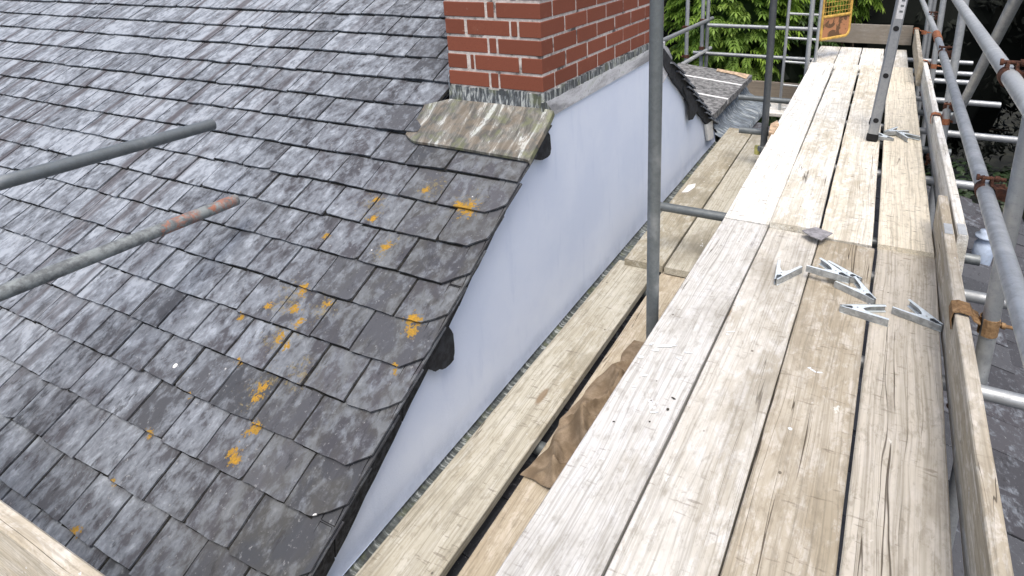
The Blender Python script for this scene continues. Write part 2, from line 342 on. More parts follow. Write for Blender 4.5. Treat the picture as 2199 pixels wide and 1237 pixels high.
def tag(o, label=None, cat=None, group=None, kind=None):
    if label: o['label'] = label
    if cat: o['category'] = cat
    if group: o['group'] = group
    if kind: o['kind'] = kind
    return o
def thing(name, loc, label, cat, group=None, rz=0.0):
    o = bpy.data.objects.new(name, None); col.objects.link(o); o.location = V(loc); o.rotation_euler = (0, 0, rz); o.empty_display_size = .1
    return tag(o, label, cat, group)
def copy_tree(o, parent=None):
    c = o.copy(); col.objects.link(c); c.parent = parent
    for ch in list(o.children): copy_tree(ch, c)
    return c
U = random.uniform

GZ = -5.6
# ------------------------------------------------------------------ ground
tag(MB().add([(-60, -40, GZ), (60, -40, GZ), (60, 80, GZ), (-60, 80, GZ)], [(0, 1, 2, 3)]).build('ground', 'soil'), kind='structure')

# ------------------------------------------------------------------ main house: gable wall, slate roof, chimney
XW = -1.254; XL = -9.0; YR = 3.012; ZR = -.238
house = thing('house', (-4.2, 2.9, GZ), 'slate roofed house with white gable wall and red brick chimney', 'house')
def zroof(y): return -.72 + SLP * (y - 2.215) if y < YR else ZR - .63 * (y - YR)
# gable wall (white) with a small bell cast at its foot
pts = []
ys = [.36, .6, 1.0, 1.4, 1.8, 2.1, 2.26, 3.78, 4.0, 4.4, 4.8, 5.12]
top = [(y, min(zroof(y) - .055, -.69 if 2.2 < y < 3.8 else 9)) for y in ys]
outline = [(.36, -1.777)] + [t_ for t_ in top if t_[1] > -1.777] + [(5.24, -1.66), (5.24, -1.777)]
MBw = MB()
# face subdivided along y so that the surface can undulate a little
N = 60; M_ = 14; vs = []; fs = []
def topz(y):
    if y > 5.12: return zroof(5.12) - .055 + (-1.66 - (zroof(5.12) - .055)) * (y - 5.12) / .12
    z = zroof(y) - .055
    return max(-1.775, min(z, -.69) if 2.2 < y < 3.8 else z)
for i in range(N + 1):
    y = .44 + (5.24 - .44) * i / N; zt = topz(y)
    for j in range(M_ + 1):
        f = j / M_; z = -1.777 + (zt + 1.777) * f
        bell = .005 * max(0, 1 - (z + 1.777) / .03)
        vs.append((XW + bell + .004 * (noise.noise(V((y * 1.3, z * 1.3, 3))) ), y, z))
for i in range(N):
    for j in range(M_): a = i * (M_ + 1) + j; fs.append((a, a + M_ + 1, a + M_ + 2, a + 1))
MBw.add(vs, fs, True)
MBw.add([(XW + .005, .44, -1.777), (XW + .005, 5.24, -1.777), (XW - .05, 5.24, -1.777), (XW - .05, .44, -1.777)], [(3, 2, 1, 0)])
MBw.add([(XW, 5.24, -1.777), (XW - .3, 5.24, -1.777), (XW - .3, 5.24, -1.66), (XW, 5.24, -1.66)], [(0, 1, 2, 3)])
wall = MBw.build('wall', 'wall_paint', house); tag(wall, 'smooth white painted gable wall')
mb = MB(); mb.box((XL, .55, GZ), (XW - .03, 5.1, -1.8)); mb.build('wall', 'lower_render', house)
# roof deck
mb = MB()
def dk(x, y, dz=-.056): return V((x, y, zroof(y) + dz))
mb.add([dk(XL, .36), dk(XW + .02, .36), dk(XW + .02, 2.2), dk(XL, 2.2)], [(0, 1, 2, 3)])
mb.add([dk(XL, 2.2), dk(XW - .03, 2.2), dk(XW - .03, YR), dk(XL, YR), dk(XW - .03, 3.8), dk(XL, 3.8)], [(0, 1, 2, 3), (3, 2, 4, 5)])
mb.add([dk(XL, 3.8), dk(XW + .02, 3.8), dk(XW + .02, 5.25), dk(XL, 5.25)], [(0, 1, 2, 3)])
mb.add([dk(XL, .36, -.10), dk(XW - .02, .36, -.10), dk(XW - .02, YR, -.10), dk(XL, YR, -.10), dk(XW - .02, 5.25, -.10), dk(XL, 5.25, -.10)], [(3, 2, 1, 0), (5, 4, 2, 3)])
roof = mb.build('slate_roof', 'deck', house)

courses = [-2.03 + 0.0, -1.878, -1.727, -1.576, -1.426, -1.276, -1.126, -.973, -.821, -.669, -.517, -.358, -.199, -.040, .119, .277, .436, .594, .750, .906]
def slate_poly(x0, x1, s0, s1, cham=0.0, n=5):
    """outline in (x, s), tail first; edges a little ragged"""
    P = []; wd = x1 - x0; sk = U(-.002, .002); tl = U(-.003, .003)
    xe = x1 - (cham if cham else 0)
    for i in range(n + 1):
        f = i / n; P.append((x0 + (xe - x0) * f + (U(-.0015, .0015) if 0 < i < n else 0), s0 + tl * (f - .5) * 2 + U(-.0016, .0016)))
    if random.random() < .22 and not cham: P[-1] = (P[-1][0] - U(.004, .016), P[-1][1] + U(.001, .004)); P.append((xe + sk, s0 + U(.006, .018)))
    if cham: P.append((x1 - cham * .45 + U(-.004, .004), s0 + cham * .42 + U(-.003, .003))); P.append((x1 + U(-.003, .003), s0 + cham * .80))
    for f in (.18, .32, .5): P.append((x1 + sk * f + U(-.0016, .0016), s0 + (s1 - s0) * f + (.03 if cham and f < .2 else 0)))
    P.append((x1 + sk, s1)); P.append((x0 + sk, s1))
    for f in (.5, .32, .18): P.append((x0 + sk * f + U(-.0016, .0016), s0 + (s1 - s0) * f))
    if random.random() < .15: P[0] = (P[0][0] + U(.004, .012), P[0][1]); P.append((x0, s0 + U(.006, .014)))
    return P
slates = []
for ci, s0 in enumerate(courses):
    even = ci % 2 == 1      # course -1.576 (index 3) has the narrow verge slate
    xs = [-1.207]; xs.append(-1.395 + U(-.012, .012) if even else -1.485 + U(-.012, .012))
    if abs(s0 + .358) < .01: xs = [-1.207, -1.548]
    while xs[-1] > XL + .05: xs.append(xs[-1] - U(.175, .207))
    for i in range(len(xs) - 1):
        x1, x0 = xs[i], xs[i + 1]; g = .0042 + (U(0, .003) if random.random() < .4 else 0)
        raised = 0.0
        if s0 > -.06:
            if x1 > -1.745:
                if x0 > -1.80: continue
                x1 = -1.742
                if x1 - x0 < .06: continue
        if s0 > -.06 and s0 < .2 and x1 > -1.90: raised = .009
        if abs(s0 + .199) < .02:
            if x0 > -1.86: continue       # under the lead apron
            if x1 > -1.90: x1 = min(x1, -1.785); raised = .009
        slates.append((x0 + g, x1 - (g if i else 0), s0 + U(-.0035, .0035), ci, i == 0, raised))
def slate_mesh(mb, sl, r):
    x0, x1, s0, ci, verge, raised = sl
    P = slate_poly(x0, x1, s0, min(s0 + .325, 1.075), U(.062, .082) if verge and ci != 11 else 0)
    lift = raised + (U(.0, .003)); tx = U(-.004, .004); th = U(.006, .0095); xc = (x0 + x1) / 2
    def H(x, s): return lift - .0150 * (s - s0) / .152 + tx * (x - xc) / .2
    n = len(P)
    vs = [roofp(x, s, H(x, s)) for x, s in P] + [roofp(x, s, H(x, s) - th) for x, s in P]
    mb.add(vs, [tuple(range(n))] + [(i, n + i, n + (i + 1) % n, (i + 1) % n) for i in range(n)], r=r)
def vis_size(sl):
    c = roofp((sl[0] + sl[1]) / 2, sl[2] + .07, 0); u, v, d = proj(c)
    if d < .1 or u < -70 or u > 1300 or v < -50 or v > PH + 70: return 0
    a = roofp(sl[0], sl[2], 0); b = roofp(sl[1], sl[2], 0); e = roofp(sl[0], sl[2] + .15, 0)
    A, B, E_ = proj(a), proj(b), proj(e); return abs((B[0] - A[0]) * (E_[1] - A[1]) - (B[1] - A[1]) * (E_[0] - A[0]))
dirt = MB(); rs = random.getstate(); random.seed(77)  # dark strips: moss and dirt, together with shadow gaps painted between the slates
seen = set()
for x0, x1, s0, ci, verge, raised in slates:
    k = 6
    for i in range(k):       # moss and dirt in the side joint, its dark gap painted in ...
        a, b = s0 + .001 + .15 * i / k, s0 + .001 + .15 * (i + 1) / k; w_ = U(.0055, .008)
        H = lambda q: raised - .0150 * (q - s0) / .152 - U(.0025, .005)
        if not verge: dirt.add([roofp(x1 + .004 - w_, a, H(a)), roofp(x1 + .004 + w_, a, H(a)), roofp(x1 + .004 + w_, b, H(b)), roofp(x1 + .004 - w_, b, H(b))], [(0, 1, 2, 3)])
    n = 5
    for i in range(n):       # ... and along the tail, moss plus painted shadow gap, on the course below
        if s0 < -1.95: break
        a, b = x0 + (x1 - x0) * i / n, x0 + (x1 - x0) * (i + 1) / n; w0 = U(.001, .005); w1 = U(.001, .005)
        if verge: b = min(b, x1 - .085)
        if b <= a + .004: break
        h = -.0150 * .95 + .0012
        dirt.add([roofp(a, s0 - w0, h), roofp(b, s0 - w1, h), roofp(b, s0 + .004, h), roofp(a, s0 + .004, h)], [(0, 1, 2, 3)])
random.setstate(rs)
tag(dirt.build('joint_moss_shade', 'joint_moss_shade', roof), kind='stuff')
slates.sort(key=vis_size, reverse=True)
rest = MB()
for i, sl in enumerate(slates):
    r = random.random()
    if i < 296:
        mb = MB(); slate_mesh(mb, sl, r); mb.build('slate', 'slate_roof', roof, roofp((sl[0] + sl[1]) / 2, sl[2], 0), attr=True)
    else: slate_mesh(rest, sl, r)
# back slope slates (only their verge shows): joined with the rest
def backp(x, s, h): k = math.hypot(1, .63); return V((x, YR + s / k + h * .63 / k, ZR - s * .63 / k + h / k))
mbb = MB(); mbe = []
s = .10
while s < 2.62:
    xs = [-1.205 + U(-.006, .008) if s > 1.2 else -1.75]; xs.append(xs[0] - U(.18, .29))
    while xs[-1] > -1.9: xs.append(xs[-1] - U(.17, .21))
    for i in range(len(xs) - 1):
        x1, x0 = xs[i], xs[i + 1]; P = [(x0, s), (x1, s), (x1, s - .15), (x1, s - .3), (x0, s - .3), (x0, s - .15)]
        lift = U(0, .004)
        tgt = MB() if i == 0 and s > 1.0 else rest
        vv = [backp(x, q, lift - .020 * (s - q) / .152) for x, q in P] + [backp(x, q, lift - .020 * (s - q) / .152 - (.013 if i == 0 else .008)) for x, q in P]
        tgt.add(vv, [(5, 4, 3, 2, 1, 0)] + [((j + 1) % 6, 6 + (j + 1) % 6, 6 + j, j) for j in range(6)], r=random.random())
        if tgt is not rest: tgt.build('slate', 'slate_dark', roof, backp(x1, s, 0), attr=True)
    s += .152
rest.add([backp(XL, .02, -.004), backp(-1.9, .02, -.004), backp(-1.9, 2.62, -.004), backp(XL, 2.62, -.004)], [(3, 2, 1, 0)], r=.4)
tag(rest.build('slates', 'slate_roof', roof, attr=True), kind='stuff')
# ridge tiles left of the chimney
rd = MB()
for i in range(18):
    x0 = XL + .44 * i
    if x0 + .43 > -1.74: break
    for sg in (1, -1):
        a = V((x0, YR, ZR + .035)); b = V((x0 + .43, YR, ZR + .035)); q = .15
        dz = -q * (SLP if sg < 0 else .63) + .02
        rd.add([a, b, b + V((0, sg * q, dz)), a + V((0, sg * q, dz))], [(0, 1, 2, 3) if sg < 0 else (3, 2, 1, 0)])
rd.build('ridge_tiles', 'slate_dark', roof, attr=False)

# verge: bedding mortar and undercloak slates under the slate edge, down the front slope
random.seed(21)
y = .44
while y < 2.06:
    L = U(.20, .34); y1 = min(y + L, 2.10); n = 7; mb = MB(); vs = []
    for i in range(n + 1):
        yy = y + (y1 - y - .004) * i / n; zt = zroof(yy) - .012
        dep = .042 + (2.06 - yy) * .074 + .012 * noise.noise(V((yy * 9, 1, 2))) + U(-.003, .003)
        for x_, z_ in ((-1.213 + U(-.004, .003), zt), (-1.222 + U(-.004, .004), zt - dep * .5), (-1.230, zt - dep), (-1.262, zt - dep - .004), (-1.262, zt)): vs.append((x_, yy, z_))
    fs = []
    for i in range(n):
        for j in range(4): a = i * 5 + j; fs.append((a, a + 5, a + 6, a + 1))
    fs.append((0, 1, 2, 3, 4)); fs.append(tuple(n * 5 + j for j in (4, 3, 2, 1, 0)))
    mb.add(vs, fs); mb.build('verge_undercloak', 'verge_mortar', roof, (-1.22, y, zroof(y)))
    y = y1
def flake(pix, x, th, name, mat, parent, jit=.003):
    P = [onx(u, v, x) for u, v in pix]; Q = []
    for i, p in enumerate(P):
        q = P[(i + 1) % len(P)]
        for f in (0, .33, .66): Q.append(p.lerp(q, f) + V((0, U(-jit, jit), U(-jit, jit))))
    mb = MB(); mb.prism(Q, (-th, 0, 0), r=random.random()); return mb.build(name, mat, parent, Q[0], attr=True)
flake([(1145, 322), (1160, 296), (1174, 276), (1182, 290), (1184, 318), (1181, 333), (1165, 345), (1150, 343), (1143, 330)], -1.226, .012, 'hanging_slate', 'slate_wet', roof)
flake([(919, 772), (926, 730), (945, 700), (962, 697), (973, 718), (976, 752), (974, 775), (958, 790), (935, 797), (923, 792)], -1.226, .012, 'hanging_slate', 'slate_wet', roof)
# far verge undercloak with its pointed hanging piece
y = 3.72
while y < 5.0:
    y1 = min(y + U(.22, .36), 5.06); P = []
    d0 = .125 + U(-.02, .02)
    for f in (0, .25, .5, .75, 1): yy = y + (y1 - y) * f; P.append(V((-1.228, yy, zroof(yy) - .02)))
    for f in (1, .75, .5, .25, 0): yy = y + (y1 - y) * f; P.append(V((-1.228, yy, zroof(yy) - d0 + U(-.012, .012))))
    MB().prism(P, (-.022, 0, 0), r=random.random()).build('verge_undercloak', 'slate_wet', roof, P[0], attr=True); y = y1 + .003
flake([(1468, 190), (1490, 200), (1500, 235), (1488, 256), (1481, 258), (1480, 226)], -1.218, .01, 'hanging_slate', 'slate_wet', roof, .002)
flake([(1517, 268), (1530, 258), (1533, 296), (1521, 303)], -1.228, .02, 'verge_end_mortar', 'white_joint', roof, .002)
flake([(1424, 95), (1436, 104), (1444, 124), (1432, 165), (1424, 178)], -1.236, .012, 'lead_saddle', 'lead_plain', roof, .002)

# chimney
CF, CBK, CXL, CXR, ZB, ZT = 2.222, 3.775, -1.727, -1.252, -.633, .42
ch = MB().box((CXL + .0035, CF + .0035, -1.2), (CXR - .0035, CBK - .0035, ZT)).build('chimney', 'mortar', house); tag(ch, 'red brick chimney with pale mortar')
def brick(x0, x1, y0, y1, z0):
    mb = MB(); j = lambda: U(-.0018, .0018)
    lo = V((x0 + j(), y0 + j(), z0 + j() * .6)); hi = V((x1 + j(), y1 + j(), z0 + .0632 + j() * .6))
    c = .0022; P = []
    for zz, k in ((lo.z, c), (lo.z + c, 0), (hi.z - c, 0), (hi.z, c)):
        a, b, d, e = lo.x + k, hi.x - k, lo.y + k, hi.y - k; q = c
        P += [(a + q, d, zz), (b - q, d, zz), (b, d + q, zz), (b, e - q, zz), (b - q, e, zz), (a + q, e, zz), (a, e - q, zz), (a, d + q, zz)]
    F = [tuple(range(7, -1, -1)), tuple(range(24, 32))] + [(i * 8 + k, i * 8 + (k + 1) % 8, (i + 1) * 8 + (k + 1) % 8, (i + 1) * 8 + k) for i in range(3) for k in range(8)]
    mb.add(P, F); mb.build('brick', 'brick', ch, ((x0 + x1) / 2, (y0 + y1) / 2, z0))
nrow = int((ZT - ZB) / .075)
for rw in range(nrow):
    z0 = ZB + .075 * rw; typ = rw % 2
    W_ = CXR - CXL; J = .0115; D = .1025
    if typ == 0:
        wS = (W_ - .034 - 2 * J) / 2; a = CXL + wS
        fr = [(CXL, a), (a + J, a + J + .034), (a + 2 * J + .034, CXR)]; cd = D
    else:
        a = CXL + .100; b = CXR - .100; k = .213
        fr = [(CXL, a)] + ([(a + J, a + J + k), (a + 2 * J + k, b - J)] if rw != 1 else [(a + .02, a + .036), (a + .046, b - J)]) + [(b, CXR)]; cd = .213
    for i, (x0, x1) in enumerate(fr):
        edge = i in (0, len(fr) - 1); brick(x0, x1, CF, CF + (cd if edge else D), z0); brick(x0, x1, CBK - (cd if edge else D), CBK, z0)
    y0 = CF + cd + J; yend = CBK - cd - J; n = max(1, round((yend - y0 + J) / .2235)); st = (yend - y0 + J) / n
    for i in range(n): brick(CXR - D, CXR, y0 + i * st, y0 + (i + 1) * st - J, z0); brick(CXL, CXL + D, y0 + i * st, y0 + (i + 1) * st - J, z0)
# bed of mortar above the leadwork
mb = MB(); random.seed(5)
for i in range(24):
    x0 = CXL + .003 + (CXR - CXL) * i / 24; mb.box((x0, CF - .004 - U(0, .003), ZB - .032), (x0 + .0199, CF + .02, ZB - .006 + U(-.004, .004)))
for i in range(70):
    y0 = CF + .01 + 1.52 * i / 70; mb.box((XW - .02, y0, -.676), (XW + .005 + U(0, .004), y0 + .0219, ZB - .006 + U(-.004, .004)))
mb.build('bedding_mortar', 'lead_upstand', ch)
# lead: front upstand, apron, side band
mb = MB(); n = 28; vs = []; fs = []
for i in range(n + 1):
    f = i / n; x = CXL - .004 + (CXR + .016 - CXL) * f; b = .003 * noise.noise(V((x * 14, 0, 0)))
    for z, yy in ((ZB - .028, CF - .006), (ZB - .06, CF - .010 + b), (-.722 - .004 * f, CF - .014 + b)): vs.append((x, yy, z + (.003 * noise.noise(V((x * 20, 4, 0))) if z > -.68 else 0)))
for i in range(n):
    for j in range(2): a = i * 3 + j; fs.append((a, a + 1, a + 4, a + 3))
mb.add(vs, fs, True); mb.build('lead_upstand', 'lead_upstand', ch)
mb = MB(); AP = []
nx, ns = 36, 12; vs = []; fs = []
for i in range(nx + 1):
    f = i / nx; x = -1.845 + (.645) * f
    st = .004 if x > -1.735 else .0 - (-1.735 - x) * .35
    sb = -.256 + .010 * (1 - f) + (0 if x > -1.77 else (-1.77 - x) ** 1.5 * 1.6)
    if sb > st - .01: sb = st - .01
    for j in range(ns + 1):
        g = j / ns; s_ = st + (sb - st) * g
        h = .004 + .009 * min(1, f / .25) + .0025 * noise.noise(V((x * 9, s_ * 9, 0))) + (.010 * (1 - g) ** 4) - (.006 * max(0, (f - .975) / .025))
        vs.append(roofp(x, s_, h))
for i in range(nx):
    for j in range(ns): a = i * (ns + 1) + j; fs.append((a, a + 1, a + ns + 2, a + ns + 1))
mb.add(vs, fs, True); nv = len(mb.v)
edge = [i * (ns + 1) + ns for i in range(nx + 1)]
mb.add([vs[k] for k in edge] + [V(vs[k]) - V((0, -.002, .011)) for k in edge], [(i, nx + 1 + i, nx + 2 + i, i + 1) for i in range(nx)])
re = [nx * (ns + 1) + j for j in range(ns + 1)]
mb.add([vs[k] for k in re] + [V(vs[k]) + V((.004, 0, -.020)) for k in re], [(i, i + 1, ns + 2 + i, ns + 1 + i) for i in range(ns)])
mb.build('lead_apron', 'lead_apron', ch)
mb = MB(); P = [V((XW + .008, 2.232, -.676)), V((XW + .008, 3.79, -.672)), V((XW + .008, 3.79, -.738)), V((XW + .008, 2.31, -.750)), V((XW + .008, 2.24, -.735))]
mb.prism(P, (-.02, 0, 0)); mb.build('lead_band', 'lead_plain', ch)
MB().prism([onx(1166, 222, XW + .016), onx(1172, 218, XW + .016), onx(1192, 246, XW + .016), onx(1176, 252, XW + .016), onx(1168, 246, XW + .016)], (-.012, 0, 0)).build('lead_corner', 'lead_upstand', ch)
MB().prism([V((CXL - .002, CF - .004, -.60)), V((CXL - .002, CF - .004, -.68)), V((CXL - .002, CF + .22, -.52)), V((CXL - .002, CF + .05, -.545))], (-.004, 0, 0)).build('lead_soaker', 'lead_valley', ch)
MB().prism([roofp(-1.80, .30, .010), roofp(-1.785, .31, .010), roofp(-1.752, .42, .012), roofp(-1.745, .36, .012), roofp(-1.77, .28, .010)], (0, 0, .008)).build('mortar_fillet', 'white_joint', ch)

# ------------------------------------------------------------------ lower lean-to roof below the walkway
SL2 = -.29
def zl(x): return -1.80 + SL2 * (x + 1.25)
lean = thing('lean_to', (0, 2.5, GZ), 'low lean-to with grey slates beneath the scaffold walkway', 'lean-to')
mb = MB(); mb.add([(-1.25, -2.5, zl(-1.25) - .04), (1.62, -2.5, zl(1.62) - .04), (1.62, 6.28, zl(1.62) - .04), (-1.25, 6.28, zl(-1.25) - .04)], [(0, 1, 2, 3)])
mb.add([(-1.25, 6.28, zl(-1.25) - .04), (1.62, 6.28, zl(1.62) - .04), (1.62, 6.28, zl(1.62) - .2), (-1.25, 6.28, zl(-1.25) - .2)], [(3, 2, 1, 0)])
lroof = mb.build('roof', 'deck', lean)
MB().box((-1.2, -2.4, GZ), (1.5, 6.2, -2.75)).build('wall', 'lower_render', lean)
random.seed(33); lrest = MB(); k2 = math.hypot(1, SL2)
def lp(x, y, h): return V((x + h * SL2 / k2 * -1, y, zl(x) + h / k2))
ci = 0; x = -1.16
while x < 1.62:
    xt = x + .20; y = .2 + (.12 if ci % 2 else 0)
    while y < 6.2:
        wd = U(.225, .26); y1 = min(y + wd, 6.3); th = .007; lift = U(0, .004); tx = U(-.006, .006)
        P = []
        for f in (0, .33, .66, 1): P.append((xt + U(-.003, .003), y + .003 + (y1 - y - .006) * f))
        P += [(xt - .2, y1 - .003 + U(-.002, .002)), (xt - .40, y1 - .003), (xt - .40, y + .003), (xt - .2, y + .003 + U(-.002, .002))]
        H = lambda X, Y: lift - .014 * (xt - X) / .2 + tx * (Y - y) / .24
        n = len(P); vv = [lp(X, Y, H(X, Y)) for X, Y in P] + [lp(X, Y, H(X, Y) - th) for X, Y in P]
        F = [tuple(range(n))] + [(i, n + i, n + (i + 1) % n, (i + 1) % n) for i in range(n)]
        shown = (xt > .3 and 1.2 < y) or (xt < -.5 and y > 5.0)
        if shown: MB().add(vv, F, r=random.random()).build('slate', 'slate_lean', lroof, lp(xt, y, 0), attr=True)
        else: lrest.add(vv, F, r=random.random())
        y = y1
    x = xt; ci += 1
tag(lrest.build('slates', 'slate_lean', lroof, attr=True), kind='stuff')
# lead strip dressed along the foot of the wall, and the lead valley past its far corner
mb = MB(); n = 120; vs = []; fs = []
for i in range(n + 1):
    y = -.2 + 5.6 * i / n
    for j, (x, z) in enumerate(((XW - .02, -1.768), (XW + .004, -1.800), (-1.19, -1.806), (-1.10, -1.826))): vs.append((x, y, z + .004 * noise.noise(V((y * 11, j * 3.0, 0)))))
for i in range(n):
    for j in range(3): a = i * 4 + j; fs.append((a, a + 1, a + 5, a + 4))
mb.add(vs, fs, True); tag(mb.build('lead_flashing', 'lead_strip', lroof), 'dark greenish lead strip along wall foot')
mb = MB(); n = 24; vs = []; fs = []
for i in range(n + 1):
    y = 5.26 + 1.55 * i / n
    for j, (x, z) in enumerate(((-1.34, -1.60), (-1.27, -1.72), (-1.20, -1.755), (-1.11, -1.785), (-1.09, -1.84))): vs.append((x + .05 * (i / n if j > 2 else 0), y, z + .012 * noise.noise(V((y * 5, j * 2.0, 7)))))
for i in range(n):
    for j in range(4): a = i * 5 + j; fs.append((a, a + 1, a + 6, a + 5))
mb.add(vs, fs, True); mb.build('lead_valley', 'lead_valley', lroof)

# ------------------------------------------------------------------ parapet wall with stone coping behind the gable
par = thing('parapet_wall', (-1.5, 5.9, GZ), 'low parapet wall capped with three lichen-spotted dark stone slabs', 'wall')
MB().box((-2.0, 5.22, GZ), (-1.31, 6.60, -1.555)).build('wall', 'dark_wall', par)
random.seed(3)
for y0, y1 in ((5.08, 5.655), (5.675, 6.235), (6.255, 6.74)):
    P = []
    for i in range(7): f = i / 6; P.append(V((-1.245 + U(-.006, .004), y0 + (y1 - y0) * f, -1.505)))
    for i in range(7): f = 1 - i / 6; P.append(V((-2.05, y0 + (y1 - y0) * f, -1.505 + .08)))
    MB().prism(P, (0, 0, -.062)).build('coping_slab', 'coping', par, P[0])
for y0 in (5.655, 6.235):
    MB().prism([V((-1.25, y0 - .006, -1.502)), V((-1.25, y0 + .026, -1.502)), V((-2.04, y0 + .026, -1.502 + .079)), V((-2.04, y0 - .006, -1.502 + .079))], (0, 0, -.05)).build('mortar_joint', 'white_joint', par)
mb = MB(); mb.add([(-1.26, 6.50, -1.50), (-1.27, 6.72, -1.50), (-1.62, 6.74, -1.463), (-1.6, 6.62, -1.466), (-1.40, 6.60, -1.486)], [(0, 1, 2, 3, 4)])
mb.v = [v + V((0, 0, .0035)) for v in mb.v]; mb.build('lichen_patch', 'stone_tan', par)

# ------------------------------------------------------------------ scaffold boards
def board(name, a, b, zt, width, mat, label, group=None, th=.038, edge=False, zb=None, warp=.0015, tilt=0.0, tone=(1, 1, 1)):
    """a, b: (x, y) centre line ends; edge=True stands the board on its edge with its top at zt"""
    a, b = V((a[0], a[1], 0)), V((b[0], b[1], 0)); d = b - a; L = d.length; yaw = math.atan2(-d.x, d.y)
    n = max(6, int(L / .16)); w2 = width / 2; c = .0035; vs = []; fs = []; sd = U(0, 99)
    for i in range(n + 1):
        y = L * i / n; jx = lambda k: warp * 1.4 * noise.noise(V((y * 5 + sd, k, sd))); bow = .003 * noise.noise(V((y * .9, sd, 1)))
        l, r = -w2 + jx(1) + bow, w2 + jx(5) + bow; t0 = jx(9) * .8; t1 = jx(13) * .8
        vs += [(l + c, y, -th), (r - c, y, -th), (r, y, -th + c), (r, y, -c + t1), (r - c, y, t1), (l + c, y, t0), (l, y, -c + t0), (l, y, -th + c)]
    for i in range(n):
        for j in range(8): fs.append((i * 8 + j, (i + 1) * 8 + j, (i + 1) * 8 + (j + 1) % 8, i * 8 + (j + 1) % 8))
    fs.append(tuple(range(8))); fs.append(tuple(n * 8 + j for j in range(7, -1, -1)))
    fs = [tuple(reversed(f)) for f in fs]
    mb = MB().add(vs, fs); me = bpy.data.meshes.new(name); me.from_pydata(mb.v, [], mb.f); me.update(); me.materials.append(MATS[mat])
    o = bpy.data.objects.new(name, me); col.objects.link(o)
    if edge:   # local x becomes up; local z becomes outward (+x for a Y-running board)
        o.matrix_world = Matrix.Translation((a.x, a.y, zt - w2)) @ Matrix.Rotation(yaw, 4, 'Z') @ Matrix.Rotation(-PI / 2, 4, 'Y')
    else:
        o.matrix_world = Matrix.Translation((a.x, a.y, zt)) @ Matrix.Rotation(yaw, 4, 'Z') @ Matrix.Rotation(tilt, 4, 'X')
    o.color = (*tone, 1); return tag(o, label, 'board', group)
PZ = -1.375
random.seed(11)
# near set (the one the clamps lie on)
near_lab = ['near grey-white walkway board beside the hessian, splashed with white paint', 'near bleached walkway board carrying the lone spring clamp', 'near tan walkway board under the heap of spring clamps', 'near cracked walkway board along the toe board']
xs_b = [(-.656, -.441), (-.434, -.204), (-.197, .026), (.036, .256)]; xs_f = [(-.628, -.413), (-.405, -.185), (-.178, .054), (.064, .291)]
for i in range(4):
    (a0, a1), (b0, b1) = xs_b[i], xs_f[i]; w_ = ((a1 - a0) + (b1 - b0)) / 2; yb = 1.0; yf = (2.885, 2.86, 2.835, 2.868)[i]
    ca, cb = (a0 + a1) / 2, (b0 + b1) / 2; sl_ = (cb - ca) / (yf - yb); y0 = -1.0
    board('scaffold_board', (ca + sl_ * (y0 - yb), y0), (cb, yf), PZ + (-.002, 0, .001, 0)[i], w_, 'wood_near', near_lab[i], 'near walkway boards', tone=((.93, .94, .95), (.97, .96, .93), (.88, .83, .74), (.90, .85, .76))[i])
nb = [o for o in bpy.data.objects if o.name.startswith('scaffold_board')]
mat_simple('splash', (.70, .745, .77), .7, var=.08, sc_=90); mat_simple('smudge', (.05, .045, .035), .9, var=.3)
bpy.context.view_layer.update()
def splat(o, u, v, rx, ry, ang, name, mat, n=22, jag=.4):
    c = onz(u, v, PZ + .0012); P = []; sd = U(0, 50)
    for i in range(n):
        a = 2 * PI * i / n; k = 1 + jag * noise.noise(V((math.cos(a) * 1.9, math.sin(a) * 1.9, sd))) + U(-.12, .12); q = V((math.cos(a) * rx * k, math.sin(a) * ry * k, 0)); q.rotate(Matrix.Rotation(ang, 3, 'Z')); P.append(c + q)
    inv = o.matrix_world.inverted(); mb = MB().prism(P, (0, 0, .0006)); me = bpy.data.meshes.new(name); me.from_pydata([inv @ x for x in mb.v], [], mb.f); me.materials.append(MATS[mat]); me.update()
    d = bpy.data.objects.new(name, me); col.objects.link(d); d.parent = o
for u, v, rx, ry, an in ((1432, 743, .034, .007, .5), (1375, 766, .011, .006, .2), (1408, 752, .012, .005, .4), (1400, 738, .010, .004, .9), (1385, 806, .010, .004, .8), (1478, 757, .014, .003, .2), (1458, 770, .012, .003, -.4), (1362, 830, .007, .003, .3), (1405, 885, .012, .003, .5)):
    splat(nb[0], u, v, rx, ry, an, 'paint_splash', 'splash')
for u, v, rx, ry, an in ((1446, 855, .007, .003, -.3), (1434, 879, .004, .006, .2), (1395, 905, .003, .003, 0), (1318, 905, .004, .002, .3)): splat(nb[0], u, v, rx, ry, an, 'dirt_mark', 'smudge', 12, .7)
for u, v, rx, ry, an in ((1570, 712, .016, .003, .5), (1562, 718, .005, .004, 0)): splat(nb[1], u, v, rx, ry, an, 'paint_splash', 'splash')
for u, v, rx, ry, an in ((1745, 795, .014, .003, -.5), (1760, 800, .009, .003, .3), (1697, 921, .006, .005, .2), (1738, 790, .006, .003, .6)): splat(nb[2], u, v, rx, ry, an, 'paint_splash', 'splash')
far_lab = ['far sun-bleached walkway board beside the lower boards and dark post', 'far white walkway board left of the leaning ladder', 'far walkway board carrying the foot of the leaning ladder', 'far yellowish walkway board with saw marks along the toe board']
fx0 = [(-.625, -.415), (-.402, -.190), (-.180, .040), (.060, .285)]; fx1 = [(-.69, -.462), (-.452, -.228), (-.214, .012), (.030, .249)]
